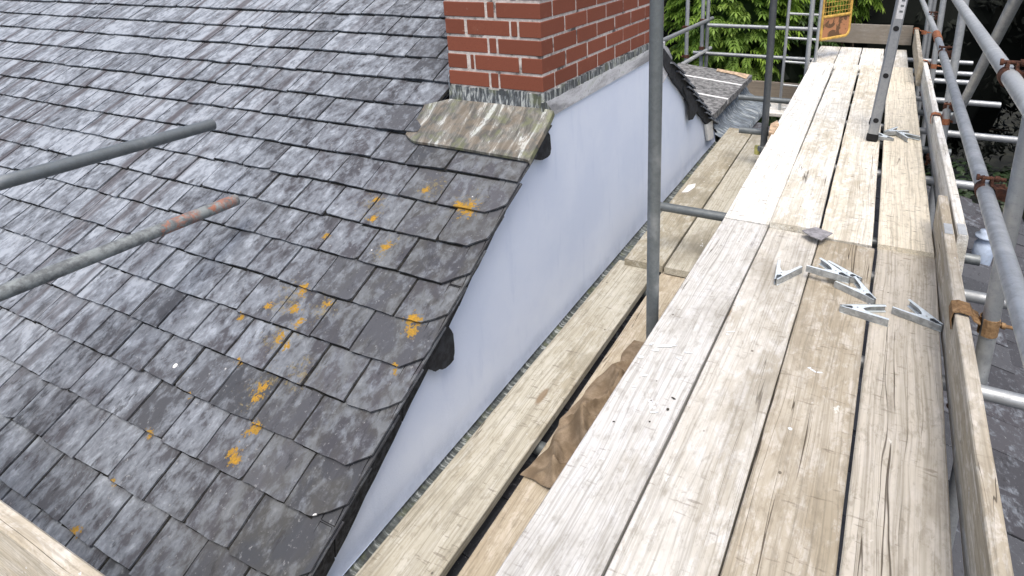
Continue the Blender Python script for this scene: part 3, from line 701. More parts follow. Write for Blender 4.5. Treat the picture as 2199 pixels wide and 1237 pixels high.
for i in range(4):
    (a0, a1), (b0, b1) = fx0[i], fx1[i]; w_ = ((a1 - a0) + (b1 - b0)) / 2 - .003; yn = (2.893, 2.865, 2.85, 2.845)[i]
    board('scaffold_board', ((a0 + a1) / 2, yn), ((b0 + b1) / 2, 6.96), (PZ + .001, PZ + .031, PZ + .004, PZ + .022)[i], w_, 'wood_far', far_lab[i], 'far walkway boards', tilt=(0, -.007, 0, -.004)[i], tone=((1.0, 1.0, 1.0), (1.06, 1.06, 1.05), (1.05, 1.02, .96), (1.02, .95, .82))[i])
ff_lab = ['short end board at the gate side of the walkway', 'second end board from the gate, with a dark splinter on it', 'third end board from the gate at the walkway end', 'last end board beside the toe board at the walkway end']
for i in range(4):
    x = -.60 + .236 * i
    board('scaffold_board', (x, 6.90), (x - .012, 8.23), PZ - .040, .226, 'wood_far', ff_lab[i], 'end walkway boards')
# boards low along the wall
board('scaffold_board', (-1.085, -.6), (-1.085 + .0, 2.90), -1.742, .222, 'wood_low', 'long weathered board lying low along the white wall', 'low boards by the wall')
board('scaffold_board', (-.825, -.6), (-.845, 2.93), -1.748, .195, 'wood_tan', 'smooth tan board low beside the hessian cloth', 'low boards by the wall')
board('scaffold_board', (-1.040, 2.86), (-1.068, 5.43), -1.702, .215, 'wood_low', 'greenish low board past the post with a white scrap on it', 'low boards by the wall')
board('scaffold_board', (-.820, 2.86), (-.850, 5.45), -1.702, .205, 'wood_low', 'low board between greenish board and raised walkway', 'low boards by the wall')
# toe boards on edge
toe1 = board('toe_board', (.300, -.8), (.286, 3.12), -1.19, .225, 'wood_toe', 'near rounded toe board on edge with a strap near its middle', 'toe boards along the rail side', edge=True)
toe2 = board('toe_board', (.338, 2.72), (.300, 6.45), -1.195, .215, 'wood_far', 'pale long toe board on edge past the leaning ladder', 'toe boards along the rail side', edge=True)
toe3 = board('toe_board', (.262, 6.2), (.262, 8.3), -1.165, .215, 'wood_toe', 'short far toe board on edge reaching the end board', 'toe boards along the rail side', edge=True)
toe_end = board('toe_board', (.245, 8.262), (-.735, 8.262), -1.140, .225, 'wood_grey', 'grey end toe board across the walkway behind the gate', 'toe boards along the rail side', edge=True)
# eaves-side board at the lower left
eb = board('toe_board', (-1.0, .352), (-4.2, .352), -1.150, .225, 'wood_toe', 'pale toe board on edge along the slate eaves', edge=True)
board('scaffold_board', (-1.0, .195), (-4.2, .195), PZ, .225, 'wood_far', 'bleached walkway board below the eaves toe board')
board('scaffold_board', (-1.0, -.04), (-4.2, -.04), PZ, .225, 'wood_far', 'bleached walkway board next outward from the eaves')
# galvanised end plates
def plate(o, y0, y1, width, side):
    mb = MB(); e = .0012
    mb.box((width / 2 + e - .0005, y0, -.034), (width / 2 + e + .001, y1, -.004)); b = mb.build('end_plate', 'galv_light', None); b.parent = o; b.location = (0, 0, 0); return b
plate(toe1, 3.50, 3.60, .225, 1); plate(toe2, .005, .11, .215, 1)

# ------------------------------------------------------------------ scaffold frame
TR = .02415
fr = thing('scaffold', (0, 4, GZ), 'galvanised tube scaffold with rusty couplers carrying the plank walkway', 'scaffold')
def tube(a, b, mat='galv', name='tube', parent=None, r=TR):
    a, b = V(a), V(b); return MB().tube(a, b, r, 20, r - .004).build(name, mat, parent or fr, a)
def coupler(p, ax1, ax2, d, mat='rust', parent=None, both=True):
    """p: centre of first tube at the crossing; ax1/ax2 tube axes; d unit vector from first tube towards the second"""
    p, ax1, ax2, d = V(p), V(ax1).normalized(), V(ax2).normalized(), V(d).normalized(); mb = MB()
    def band(c, ax, gapdir):
        u = gapdir; w2 = ax.cross(u); n = 22; ri, ro = TR + .0005, TR + .0065; hw = .021; vs = []; fs = []
        for i in range(n + 1):
            a = .28 + (2 * PI - .56) * i / n; q = u * math.cos(a) + w2 * math.sin(a)
            for rr, h in ((ri, -hw), (ro, -hw * .9), (ro, hw * .9), (ri, hw)): vs.append(c + q * rr + ax * h)
        for i in range(n):
            for j in range(4): k = i * 4 + j; k2_ = i * 4 + (j + 1) % 4; fs.append((k, k2_, k2_ + 4, k + 4))
        fs.append((3, 2, 1, 0)); fs.append(tuple(n * 4 + j for j in range(4))); mb.add(vs, fs, False)
        for sg in (-1, 1):   # lugs and the swing bolt across the gap
            q = u * math.cos(.28) + w2 * (math.sin(.28) * sg); e = c + q * (TR + .003)
            mb.add([e - ax * .014 + w2 * sg * .0, e + ax * .014, e + ax * .014 + u * .020, e - ax * .014 + u * .020, e - ax * .014 + w2 * sg * .009, e + ax * .014 + w2 * sg * .009, e + ax * .010 + u * .020 + w2 * sg * .008, e - ax * .010 + u * .020 + w2 * sg * .008],
                   [(0, 1, 2, 3), (7, 6, 5, 4), (0, 4, 5, 1), (1, 5, 6, 2), (2, 6, 7, 3), (3, 7, 4, 0)])
        bc = c + u * (TR + .018); mb.tube(bc - w2 * .026, bc + w2 * .048, .0062, 8); mb.tube(bc + w2 * .018, bc + w2 * .031, .012, 6); mb.tube(bc - w2 * .030, bc - w2 * .022, .011, 6)
    band(p, ax1, (ax2 if abs(ax2.dot(d)) < .5 else ax1.cross(d)).normalized() if both else -d)
    c2 = p + d * (2 * TR + .012)
    if both: band(c2, ax2, ax1)
    m = Matrix.Translation(p + d * (TR + .006)) @ d.to_track_quat('Z', 'Y').to_matrix().to_4x4(); mb.box((-.018, -.018, -.007), (.018, .018, .007), m)
    return mb.build('coupler', mat, parent or fr, p)
XS = .388
stds = [(XS, 2.12), (XS, 4.56), (XS, 6.40), (XS - .0, 8.50)]
S1a, S1b = onx(2180, 400, XS), onx(2124, 700, XS)
for i, (x, y) in enumerate(stds): tube((x, y, GZ), (x + .004, y, .55), 'galv' if i else 'galv', 'standard')
tube((XS + .05, 8.62, GZ), (XS + .05, 8.62, .6), 'galv', 'standard')
# inner standards by the gable
tube((-.703, 2.05, GZ), (-.706, 2.05, .5), 'galv_dark', 'standard'); tube((-.722, 4.512, GZ), (-.722, 4.512, .5), 'galv_black', 'standard'); tube((-.735, 7.02, GZ), (-.735, 7.02, .5), 'galv', 'standard')
# guard rails
XR_ = XS - 2 * TR - .012
tube((XR_, -1.2, -.812), (XR_ - .004, 5.35, -.812), 'galv', 'guard_rail'); tube((XR_ - .004, 5.352, -.812), (XR_ - .058, 9.2, -.825), 'galv_light', 'guard_rail')
mb = MB(); mb.tube((XR_ - .004, 5.20, -.812), (XR_ - .004, 5.50, -.812), TR + .004, 18); mb.build('sleeve', 'clip_orange', fr)
tube((XR_, -1.2, -.438), (XR_, 5.6, -.432), 'galv_light', 'guard_rail')
for i, (x, y) in enumerate(stds[:3]):
    coupler((XR_ + .001, y + (.10 if i else .10), -.812), (0, 1, 0), (0, 0, 1), (1, 0, 0)); coupler((XR_ + .001, y + .05, -.436), (0, 1, 0), (0, 0, 1), (1, 0, 0))
# diagonal brace outside the standards
tube(onx(2185, -9, .445) + V((0, -.45, .28)), onx(2050, 258, .445), 'galv', 'brace'); coupler((XS + .002, 4.55, -1.13), (0, 0, 1), (0, -.7, .5), (1, 0, 0))
# transoms under the boards
for y, x1 in ((7.765, .83), (7.17, .80), (6.77, .78), (5.99, .88), (5.012, .93), (3.99, .60), (3.032, .475), (2.69, .62), (2.07, 1.05), (1.2, .9)):
    x0 = -1.02 if abs(y - 3.032) < .01 else (-.56 if y < 3 else (-.65 if y > 7.1 else -.66))
    if abs(y - 3.032) < .01: z0 = -1.44
    tube((x0, y, -1.440), (x1, y, -1.440), 'galv_dark' if x0 < -1 else 'galv', 'transom')
tube((-1.125, 5.52, -1.44), (.55, 5.53, -1.44), 'galv_dark', 'transom'); tube((-.912, 4.565, -1.44), (.45, 4.565, -1.44), 'galv_dark', 'transom')
tube((-.50, 6.97, -1.489), (-.50, 1.0, -1.489), 'galv', 'ledger'); tube((.36, 9.0, -1.489), (.36, -1.0, -1.489), 'galv', 'ledger')
for y in (.3, 1.6, 2.75): tube((-1.22, y, -1.812), (-.5, y, -1.812), 'galv_dark', 'bearer')
for y in (3.25, 5.2): tube((-1.20, y, -1.766), (-.5, y, -1.766), 'galv_dark', 'bearer')
for y in (2.12, 4.56, 6.4): coupler((XS - .028 + .0, y - .06, -1.489), (0, 1, 0), (0, 0, 1), (1, 0, 0), both=False)
# toe board straps: over the top of the board and round the standard
def strap(y, xin, xout, zt, xs, mat, wd=.05):
    prof = [(xin - .004, zt - .055), (xin - .009, zt - .02), (xin - .006, zt + .004), (xin + .010, zt + .012), (xout, zt + .008), (xout + .010, zt - .012), (xs - TR - .004, zt - .022)]
    mb = MB(); vs = []; fs = []; th = .0035
    path = [V((a, 0, b)) for a, b in prof]
    for i, p in enumerate(path):
        t_ = (path[min(i + 1, len(path) - 1)] - path[max(i - 1, 0)]).normalized(); nn = V((-t_.z, 0, t_.x))
        for yy, k in ((-wd / 2, 0), (wd / 2, 0), (wd / 2, 1), (-wd / 2, 1)): vs.append(V((0, y, 0)) + p + V((0, yy + .004 * math.sin(i * 1.3), 0)) + nn * th * k)
    for i in range(len(path) - 1):
        for j in range(4): a = i * 4 + j; b = i * 4 + (j + 1) % 4; fs.append((a, b, b + 4, a + 4))
    fs += [(3, 2, 1, 0), tuple(len(vs) - 4 + j for j in range(4))]; mb.add(vs, fs)
    n = 14; vs = []; fs = []
    for i in range(n + 1):
        a = PI * 1.12 - 2 * PI * .93 * i / n
        for rr, h in ((TR + .001, -wd / 2), (TR + .0045, -wd / 2), (TR + .0045, wd / 2), (TR + .001, wd / 2)): vs.append(V((xs + math.cos(a) * rr, y + math.sin(a) * rr, zt - .035 + h * .8)))
    for i in range(n):
        for j in range(4): a = i * 4 + j; b = i * 4 + (j + 1) % 4; fs.append((a, b, b + 4, a + 4))
    mb.add(vs, fs); mb.tube((xs + .02, y + .016, zt - .035), (xs + .075, y + .022, zt - .04), .006, 8); mb.tube((xs + .035, y + .017, zt - .036), (xs + .046, y + .018, zt - .037), .011, 6)
    return mb.build('toe_board_strap', mat, fr, (xin, y, zt))
strap(2.12, .291, .331, -1.19, XS, 'clip_rust', .075); strap(4.56, .317, .357, -1.195, XS, 'clip_orange'); strap(6.40, .298, .338, -1.195, XS, 'clip_orange'); strap(8.20, .259, .300, -1.165, XS - .03, 'clip_orange')
# yellow capped fitting at the foot of the dark inner post
yc = onx(1628, 322, -.775); mb = MB(); mb.tube(yc + V((0, 0, -.03)), yc + V((0, 0, .03)), .028, 16); mb.build('yellow_cap', 'cap_yellow', fr); coupler(V((-.722, 4.512, yc.z + .05)), (0, 0, 1), (1, 0, 0), (-.8, -.6, 0), 'galv_dark', both=False)

# far corner scaffold behind the house
ff = thing('scaffold', (-1.5, 8.0, GZ), 'far tube scaffold corner with two rails in front of green bushes', 'scaffold')
tube((-2.07, 8.0, -1.183), (-.70, 8.0, -1.184), 'galv', 'guard_rail', ff); tube((-2.245, 8.0, -1.545), (-.70, 8.0, -1.549), 'galv', 'guard_rail', ff)
tube((-2.158, 8.055, GZ), (-2.150, 8.055, .4), 'galv', 'standard', ff); tube((-2.105, 8.10, GZ), (-2.095, 8.10, .4), 'galv', 'standard', ff); tube((-2.21, 7.55, GZ), (-2.205, 7.55, .4), 'galv', 'standard', ff)
p, q = onx(1430, 84, -2.10), onx(1530, 39, -2.10); tube(p - (q - p) * 1.5, q, 'galv', 'guard_rail', ff); p, q = onx(1462, 140, -2.10), onx(1526, 103, -2.10); tube(p - (q - p) * 2.2, q, 'galv_light', 'guard_rail', ff)
for zz in (-1.13, -1.49): coupler((-2.155, 8.055, zz), (0, 0, 1), (1, 0, 0), (0, -1, 0), parent=ff, both=False); coupler((-2.21, 7.55, zz - .02), (0, 0, 1), (0, 1, 0), (1, 0, 0), parent=ff, both=False)
board('toe_board', (-.55, 7.52), (-2.3, 7.52), -1.750, .225, 'wood_brown', 'dark brown toe board on edge behind the coping', edge=True)
board('scaffold_board', (-.5, 7.38), (-2.3, 7.38), -1.985, .225, 'wood_far', 'pale board under the far ladder foot'); board('scaffold_board', (-.5, 7.14), (-1.27, 7.14), -1.985, .225, 'wood_far', 'pale board next to the lead valley')
for x in (-.6, -1.6): tube((x, 6.95, -2.048), (x, 7.9, -2.048), 'galv', 'bearer', ff)

# far steel ladder
ld = thing('ladder', (-.83, 7.2, -1.98), 'thin grey steel ladder fixed beside the yellow gate', 'ladder')
lx0, lx1 = -.985, -.665
for x in (lx0, lx1): MB().tube((x - .02, 7.19, -1.985), (x + .02, 7.19, .5), .0165, 12).build('stile', 'galv', ld, (x, 7.19, -1.985))
z = -.905
for k in range(-5, 5):
    zz = -.905 + .262 * k
    if zz > -1.98: MB().tube((lx0, 7.19, zz), (lx1, 7.19, zz - .006), .0125, 10).build('rung', 'galv_light', ld, (lx0, 7.19, zz))

# yellow mesh gate
g0, g1 = V((-.655, 7.31, 0)), V((-.405, 7.74, 0)); gd = (g1 - g0).normalized(); GW = (g1 - g0).length; gz0, gz1 = -1.192, -.15
gt = thing('gate', (g0.x, g0.y, gz0), 'yellow mesh ladder gate with a scraped orange kick panel', 'gate')
def gp(s_, z): return g0 + gd * s_ + V((0, 0, z))
mb = MB(); rc = .07; path = [gp(0, gz0), gp(GW - rc, gz0)] + [gp(GW - rc + rc * math.sin(a), gz0 + rc - rc * math.cos(a)) for a in (.4, .8, 1.2, PI / 2)] + [gp(GW, gz1), gp(0, gz1), gp(0, gz0)]
for a, b in zip(path, path[1:]): mb.tube(a, b, .017, 10)
mb.tube(gp(0, gz0 + .24), gp(GW, gz0 + .24), .016, 10); mb.build('frame', 'gate_yellow', gt)
gn = gd.cross(V((0, 0, 1))); P = [gp(.0, gz0), gp(GW - rc, gz0), gp(GW - .02, gz0 + .02), gp(GW, gz0 + rc), gp(GW, gz0 + .24), gp(0, gz0 + .24)]
MB().prism(P, gn * .003).build('kick_panel', 'gate_panel', gt); MB().box((-.05, -.004, gz0), (.0, .004, gz1), Matrix.Translation(g0) @ Matrix.Rotation(math.atan2(gd.y, gd.x), 4, 'Z')).build('hinge_plate', 'gate_yellow', gt)
k = 1
while k * .05 < GW: MB().tube(gp(k * .05, gz0 + .24), gp(k * .05, gz1), .0028, 6).build('wire', 'gate_yellow', gt); k += 1
k = 1
while gz0 + .24 + k * .05 < gz1: MB().tube(gp(0, gz0 + .24 + k * .05), gp(GW, gz0 + .24 + k * .05), .0028, 6).build('wire', 'gate_yellow', gt); k += 1

# leaning aluminium ladder seen edge on
FZ = PZ + .006
la = thing('ladder', (-.012, 4.42, FZ), 'aluminium ladder seen edge-on leaning on the walkway with black rubber foot', 'ladder')
lean_d = (ony(1937, 0, 4.41) - ony(1872, 297, 4.41)).normalized()
def stile(y):
    b = V((-.021 + (y - 4.41) * .004, y, FZ)); t_ = b + lean_d * 2.35; ux = V((lean_d.z, 0, -lean_d.x)); w2, d2, c = .031, .0125, .008
    prof = [(-w2 + c, -d2), (w2 - c, -d2), (w2, -d2 + c), (w2, d2 - c), (w2 - c, d2), (-w2 + c, d2), (-w2, d2 - c), (-w2, -d2 + c)]
    mb = MB(); n = 8; vs = [p0 + ux * a + V((0, 1, 0)) * b_ for p0 in (b + lean_d * .045, t_) for a, b_ in prof]
    fs = [(i, (i + 1) % n, n + (i + 1) % n, n + i) for i in range(n)] + [tuple(range(n - 1, -1, -1)), tuple(range(n, 2 * n))]; mb.add(vs, fs); st = mb.build('stile', 'alu', la, b)
    mb = MB(); vs = [p0 + ux * a * k + V((0, 1, 0)) * b_ * k for p0, k in ((b, 1.0), (b + lean_d * .012, 1.16), (b + lean_d * .050, 1.10), (b + lean_d * .052, .9)) for a, b_ in prof]
    fs = [(r_ * n + i, r_ * n + (i + 1) % n, (r_ + 1) * n + (i + 1) % n, (r_ + 1) * n + i) for r_ in range(3) for i in range(n)] + [tuple(range(n - 1, -1, -1))]; mb.add(vs, fs); mb.build('rubber_foot', 'rubber', st, b)
    return st
s_a = stile(4.41); s_b = stile(4.79)
for k in range(8):
    c0 = V((-.021, 4.41, FZ)) + lean_d * (.145 + .300 * k); MB().tube(c0 + V((0, -.012, 0)), c0 + V((.002, .385, 0)), .014, 14).build('rung', 'alu', la, c0)
    MB().tube(c0 + V((0, -.0155, 0)), c0 + V((0, -.0125, 0)), .0165, 18).build('rung_plug', 'rubber', la, c0)
ux = V((lean_d.z, 0, -lean_d.x)); c0 = V((-.021, 4.3962, FZ)) + lean_d * .865
MB().add([c0 - ux * .016 - lean_d * .06, c0 + ux * .024 - lean_d * .06, c0 + ux * .024 + lean_d * .16, c0 - ux * .016 + lean_d * .16], [(0, 1, 2, 3)]).build('sticker', 'sticker', la)
for k in range(5):
    c1 = c0 + lean_d * (-.02 + .034 * k) + V((0, -.0012, 0)) + ux * .006; MB().add([c1 - ux * .008, c1 + ux * .010, c1 + ux * .010 + lean_d * .012, c1 - ux * .008 + lean_d * .012], [(0, 1, 2, 3)]).build('print_mark', 'galv_dark', la)

# left scaffold: two tubes reaching in over the slates
lf = thing('scaffold', (-2.4, .1, GZ), 'two scaffold tubes reaching over the slates, one with a red painted end', 'scaffold')
x1_ = -2.52; a = onx(0, 393, x1_); b = onx(457, 267, x1_); d_ = (b - a).normalized(); tag(tube(a - d_ * 1.6, b, 'galv_dark', 'tube', lf), 'plain dull grey scaffold tube')
x2_ = -2.30; a = onx(0, 630, x2_); b = onx(507, 429, x2_); d_ = (b - a).normalized(); tag(tube(a - d_ * 1.5, b, 'tube_red', 'tube', lf), 'scaffold tube with rust-red paint near its end')
tube((-2.41, -.45, GZ), (-2.41, -.45, .3), 'galv', 'standard', lf); tube((-2.41, .12, GZ), (-2.41, .12, .3), 'galv', 'standard', lf)

# ------------------------------------------------------------------ spring clamps
def clamp_proto(name):
    o = thing(name, (0, 0, 0), 'x', 'clamp')
    L, H = .165, .027; half = math.radians(16.5)
    for sg in (1, -1):
        mb = MB(); a = half * sg; d = V((-math.cos(a), math.sin(a), 0)); n = V((d.y * sg, -d.x * sg, 0)) * 1.0   # n: inward normal
        if n.y * sg > 0: n = -n
        tip = V((0, sg * .006, 0)); T = .0014
        pts = [tip + V((.0, -sg * .003, 0)), tip + d * .03, tip + d * .085, tip + d * (L - .004), tip + d * L]
        # outer web
        vs = []; fs = []
        for p in pts: vs += [p, p + V((0, 0, H))]
        for p in pts: vs += [p + n * T, p + n * T + V((0, 0, H))]
        k = len(pts) * 2
        for i in range(len(pts) - 1):
            fs += [(2 * i, 2 * i + 2, 2 * i + 3, 2 * i + 1), (k + 2 * i, k + 2 * i + 1, k + 2 * i + 3, k + 2 * i + 2), (2 * i + 1, 2 * i + 3, k + 2 * i + 3, k + 2 * i + 1), (2 * i, k + 2 * i, k + 2 * i + 2, 2 * i + 2)]
        fs += [(2 * len(pts) - 2, k + 2 * len(pts) - 2, k + 2 * len(pts) - 1, 2 * len(pts) - 1)]
        wb = MB().add(vs, fs)
        # flanges top and bottom: narrow along the handle, wide at the pivot, cut away towards the jaw
        zo = .0 if sg > 0 else .0016
        outl = [(.0, .0), (.008, .006), (.020, .005), (.040, .007), (.044, .0215), (.056, .030), (.070, .030), (.084, .020), (.105, .0140), (L, .0115)]
        for zz in (H - zo, zo):
            P = [tip + d * s_ + V((0, 0, zz)) for s_, w_ in outl] ; Q = [tip + d * s_ + n * w_ + V((0, 0, zz)) for s_, w_ in outl]; m_ = len(outl)
            mb.add(P + Q + [p + V((0, 0, -.0012)) for p in P + Q], [(i, i + 1, m_ + i + 1, m_ + i) for i in range(m_ - 1)] + [(2 * m_ + m_ + i, 2 * m_ + m_ + i + 1, 2 * m_ + i + 1, 2 * m_ + i) for i in range(m_ - 1)] + [(m_ + i, m_ + i + 1, 3 * m_ + i + 1, 3 * m_ + i) for i in range(m_ - 1)])
        arm = mb.build('arm', 'zinc', o); wb.build('web', 'zinc_dull_shaded', arm)  # webs coloured darker than the flanges: dull zinc plus painted side shade
    MB().prism([V((-.008, .0, .002)), V((-.022, .007, .002)), V((-.042, .011, .002)), V((-.046, 0, .002)), V((-.042, -.011, .002)), V((-.022, -.007, .002))], (0, 0, .020)).build('jaw_shade', 'galv_black', o)  # dark block added to stand for the shade inside the jaw opening
    c = V((-.060, 0, 0)); MB().tube(c + V((0, 0, -.001)), c + V((0, 0, H + .002)), .0036, 12).build('pivot_pin', 'galv_light', o)
    mb = MB()
    for i in range(30):
        a0, a1 = i * .7, (i + 1) * .7; mb.tube(c + V((math.cos(a0) * .0065, math.sin(a0) * .0065, .004 + .019 * i / 30)), c + V((math.cos(a1) * .0065, math.sin(a1) * .0065, .004 + .019 * (i + 1) / 30)), .0012, 5, caps=False)
    mb.build('spring', 'galv_dark', o)
    return o
proto = clamp_proto('spring_clamp'); first = [True]
def clamp(pix_tip, pix_mid, z, label, roll=0.0, dz=0.0):
    """jaw tip pixel and a pixel on the middle line between the handles, both on the board"""
    t_ = onz(*pix_tip, z); mm = onz(*pix_mid, z); d = mm - t_; o = proto if first[0] else copy_tree(proto); first[0] = False
    o.location = (t_.x, t_.y, z + dz); o.rotation_euler = (roll, 0, math.atan2(-d.y, -d.x)); tag(o, label, 'clamp', 'spring clamps left on the boards'); return o
ZN = PZ + .002
clamp((1665, 612), (1700, 572), ZN, 'lone spring clamp lying apart on the bleached board nearest the paint splashes')
clamp((1849, 611), (1770, 582), ZN, 'spring clamp at the back of the heap, half under another')
clamp((1822, 622), (1755, 592), ZN, 'spring clamp lying on top of the back clamp in the heap', 0.0, .029)
clamp((1878, 656), (1815, 612), ZN, 'spring clamp in the middle of the heap, jaw at a plank joint')
clamp((1802, 668), (1890, 682), ZN, 'spring clamp at the front of the heap, lying across the plank joint')
clamp((2022, 712), (1940, 668), ZN, 'spring clamp alone with its jaw against the toe board')
ZF = PZ + .022
clamp((1918, 306), (1845, 286), PZ + .008, 'spring clamp behind the rubber foot of the leaning ladder')
clamp((1897, 290), (1955, 282), ZF + .002, 'spring clamp lying flat beside the ladder foot, handles towards the toe board')
clamp((1922, 288), (1965, 304), ZF + .0, 'spring clamp with splayed handles nearest the long toe board', 0.0, .0)

# ------------------------------------------------------------------ small things
random.seed(9)
P = [onz(u, v, PZ + .033) for u, v in ((1722, 496), (1752, 489), (1788, 502), (1764, 517), (1740, 508))]
tag(MB().prism(P, (0, 0, .004), r=.75).build('slate_offcut', 'offcut', None, P[0], attr=True), 'small broken slate offcut at the plank ends', 'slate piece')
P = [onz(u, v, -1.700) for u, v in ((1464, 414), (1478, 398), (1494, 395), (1492, 403), (1478, 413))]
tag(MB().prism(P, (0, 0, .004)).build('paper_scrap', 'paper', None, P[0]), 'white scrap on the greenish low board', 'scrap')
# crumpled hessian between the low board and the walkway
def hessian():
    nu, nv = 90, 44; vs = []; fs = []
    for i in range(nu + 1):
        f = i / nu; y = 1.40 + .86 * f
        for j in range(nv + 1):
            g = j / nv; x0 = -.935 + .012 * math.sin(f * 9) + (.10 * max(0, f - .35) ** .8) + .02 * noise.noise(V((y * 8, 1, 5))); x = x0 + (-.62 - x0) * g
            p = V((x * 7, y * 6, 0)); w1_ = noise.noise(p * .55 + V((3, 7, 1))) * 2.4; w2_ = noise.noise(p * .9 + V((9, 1, 4))) * 2.6
            f1 = (1 - abs(math.sin(8.5 * (y * 1.1 + x * 2.3) + w1_))) ** 1.5; f2 = (1 - abs(math.sin(15 * (y - x * 1.3) + w2_))) ** 1.7; f3 = (1 - abs(math.sin(31 * (y * .8 + x) + w1_ * 2))) ** 2
            env = min(1, g * 3.2) ** .8 * min(1, (1 - f) * 4) * min(1, f * 6 + .25)
            z = -1.746 + .004 + env * (.085 * f1 + .05 * f2 + .014 * f3 + .06 * g + .05 * max(0, noise.noise(p * .8 + V((1, 1, 1))))) * (1.0 - .35 * f)
            z = min(z, -1.445) if x < -.66 else min(z, -1.43)
            vs.append((x + .02 * noise.noise(p * 1.7 + V((0, 0, 8))), y + .03 * noise.noise(p * 1.5 + V((0, 5, 8))), z))
    for i in range(nu):
        for j in range(nv): a = i * (nv + 1) + j; fs.append((a, a + nv + 1, a + nv + 2, a + 1))
    mb = MB().add(vs, fs, True); o = mb.build('hessian_cloth', 'hessian', None, (-.8, 1.8, -1.745)); return tag(o, 'crumpled brown hessian cloth stuffed beside the walkway edge', 'cloth')
hessian()
# pale blue plastic pot on the lean-to slates
pb = V((.80, 5.05, zl(.80) + .0)); mb = MB(); prof = [(.075, .0), (.085, .10), (.080, .20), (.055, .235), (.055, .26), (.085, .265), (.085, .285), (.05, .30), (.05, .33), (.0, .335)]
n = 20; vs = [pb + .8 * V((r_ * math.cos(2 * PI * i / n), r_ * math.sin(2 * PI * i / n), h - .03)) for r_, h in prof for i in range(n)]
mb.add(vs, [(k * n + i, k * n + (i + 1) % n, (k + 1) * n + (i + 1) % n, (k + 1) * n + i) for k in range(len(prof) - 1) for i in range(n)], True)
tag(mb.build('plastic_bottle', 'plastic_blue', None, pb), 'pale blue plastic bottle standing on the lower slates', 'bottle')
P = [onz(u, v, -1.41) for u, v in ((1650, 298), (1654, 280), (1668, 272), (1672, 280), (1660, 300))]
tag(MB().prism(P, (0, 0, .05)).build('stone', 'stone_tan', None, P[0]), 'tan stone lump wedged beside the far walkway edge', 'stone')

# ------------------------------------------------------------------ vegetation
def leaf_quads(mb, c, nrm, size, asp, fold, r):
    n = nrm.normalized(); u = n.orthogonal().normalized(); u = Matrix.Rotation(U(0, 2 * PI), 3, n) @ u; w_ = n.cross(u)
    a = c - u * size * .5; b = c + u * size * .5; k = size * asp * .5; mid = c + n * fold * size - u * size * .08
    mb.add([a, mid + w_ * k - n * fold * size * 1.6, b, mid - w_ * k - n * fold * size * 1.6], [(0, 1, 2), (0, 2, 3)], r=r)
def rdir():
    while True:
        v = V((U(-1, 1), U(-1, 1), U(-1, 1)))
        if .05 < v.length < 1: return v.normalized()
def limb(mb, a, b, r0, r1, n=7, wob=.06):
    a, b = V(a), V(b); pts = [a.lerp(b, i / 5) + V((U(-wob, wob), U(-wob, wob), 0)) * (1 if 0 < i < 5 else 0) for i in range(6)]
    for i in range(5):
        d = (pts[i + 1] - pts[i]).normalized(); u = d.orthogonal().normalized(); w_ = d.cross(u); ra, rb = r0 + (r1 - r0) * i / 5, r0 + (r1 - r0) * (i + 1) / 5
        mb.add([pts[i] + (u * math.cos(2 * PI * k / n) + w_ * math.sin(2 * PI * k / n)) * ra for k in range(n)] + [pts[i + 1] + (u * math.cos(2 * PI * k / n) + w_ * math.sin(2 * PI * k / n)) * rb for k in range(n)], [(k, (k + 1) % n, n + (k + 1) % n, n + k) for k in range(n)], True)
    return pts
def tree(name, base, ctr, rad, nclump, nleaf, size, mat, label, cat, group=None, asp=.5, trunk=.14, core=.0, coremat=None, clr=.45):
    """clumps of small leaves spread through an ellipsoid crown, tapered trunk with limbs"""
    base, ctr, rad = V(base), V(ctr), V(rad); o = thing(name, base, label, cat, group)
    tb = MB(); limb(tb, base, ctr - V((0, 0, rad.z * .2)), trunk, trunk * .45)
    cl = MB(); cs = []
    for i in range(nclump):
        d = rdir(); k = U(.35, 1.0) ** .5; c = ctr + V((d.x * rad.x * k, d.y * rad.y * k, d.z * rad.z * k)); cs.append((c, d, k))
        if i % 5 == 0: limb(tb, ctr - V((0, 0, rad.z * U(.2, .7))), c, trunk * .3, trunk * .05, 5)
    for c, d, k in cs:
        rc_ = U(.6, 1.2) * clr; rr = random.random()
        for j in range(nleaf):
            e = rdir(); q = U(.2, 1) ** .6; p = c + V((e.x * rc_, e.y * rc_, e.z * rc_ * .75)) * q
            leaf_quads(cl, p, (e * .6 + d * .4 + V((0, 0, .55))), size * U(.65, 1.3), asp, .12, min(1, max(0, .5 * rr + .5 * random.random())))
    tb.build('trunk', 'bark', o); cr = cl.build('crown', mat, o, attr=True)
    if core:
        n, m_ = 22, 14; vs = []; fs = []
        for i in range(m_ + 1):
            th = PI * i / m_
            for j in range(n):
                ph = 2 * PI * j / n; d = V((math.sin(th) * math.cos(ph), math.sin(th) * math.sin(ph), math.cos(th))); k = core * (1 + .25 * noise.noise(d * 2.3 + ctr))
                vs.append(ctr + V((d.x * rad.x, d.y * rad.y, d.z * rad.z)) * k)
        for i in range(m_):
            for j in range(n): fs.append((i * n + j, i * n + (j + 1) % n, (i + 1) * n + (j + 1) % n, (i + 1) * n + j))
        MB().add(vs, fs).build('crown_core', coremat or 'leaf_black', o, attr=True)  # solid dark core added inside the crown to block sky light
    return o
random.seed(101)
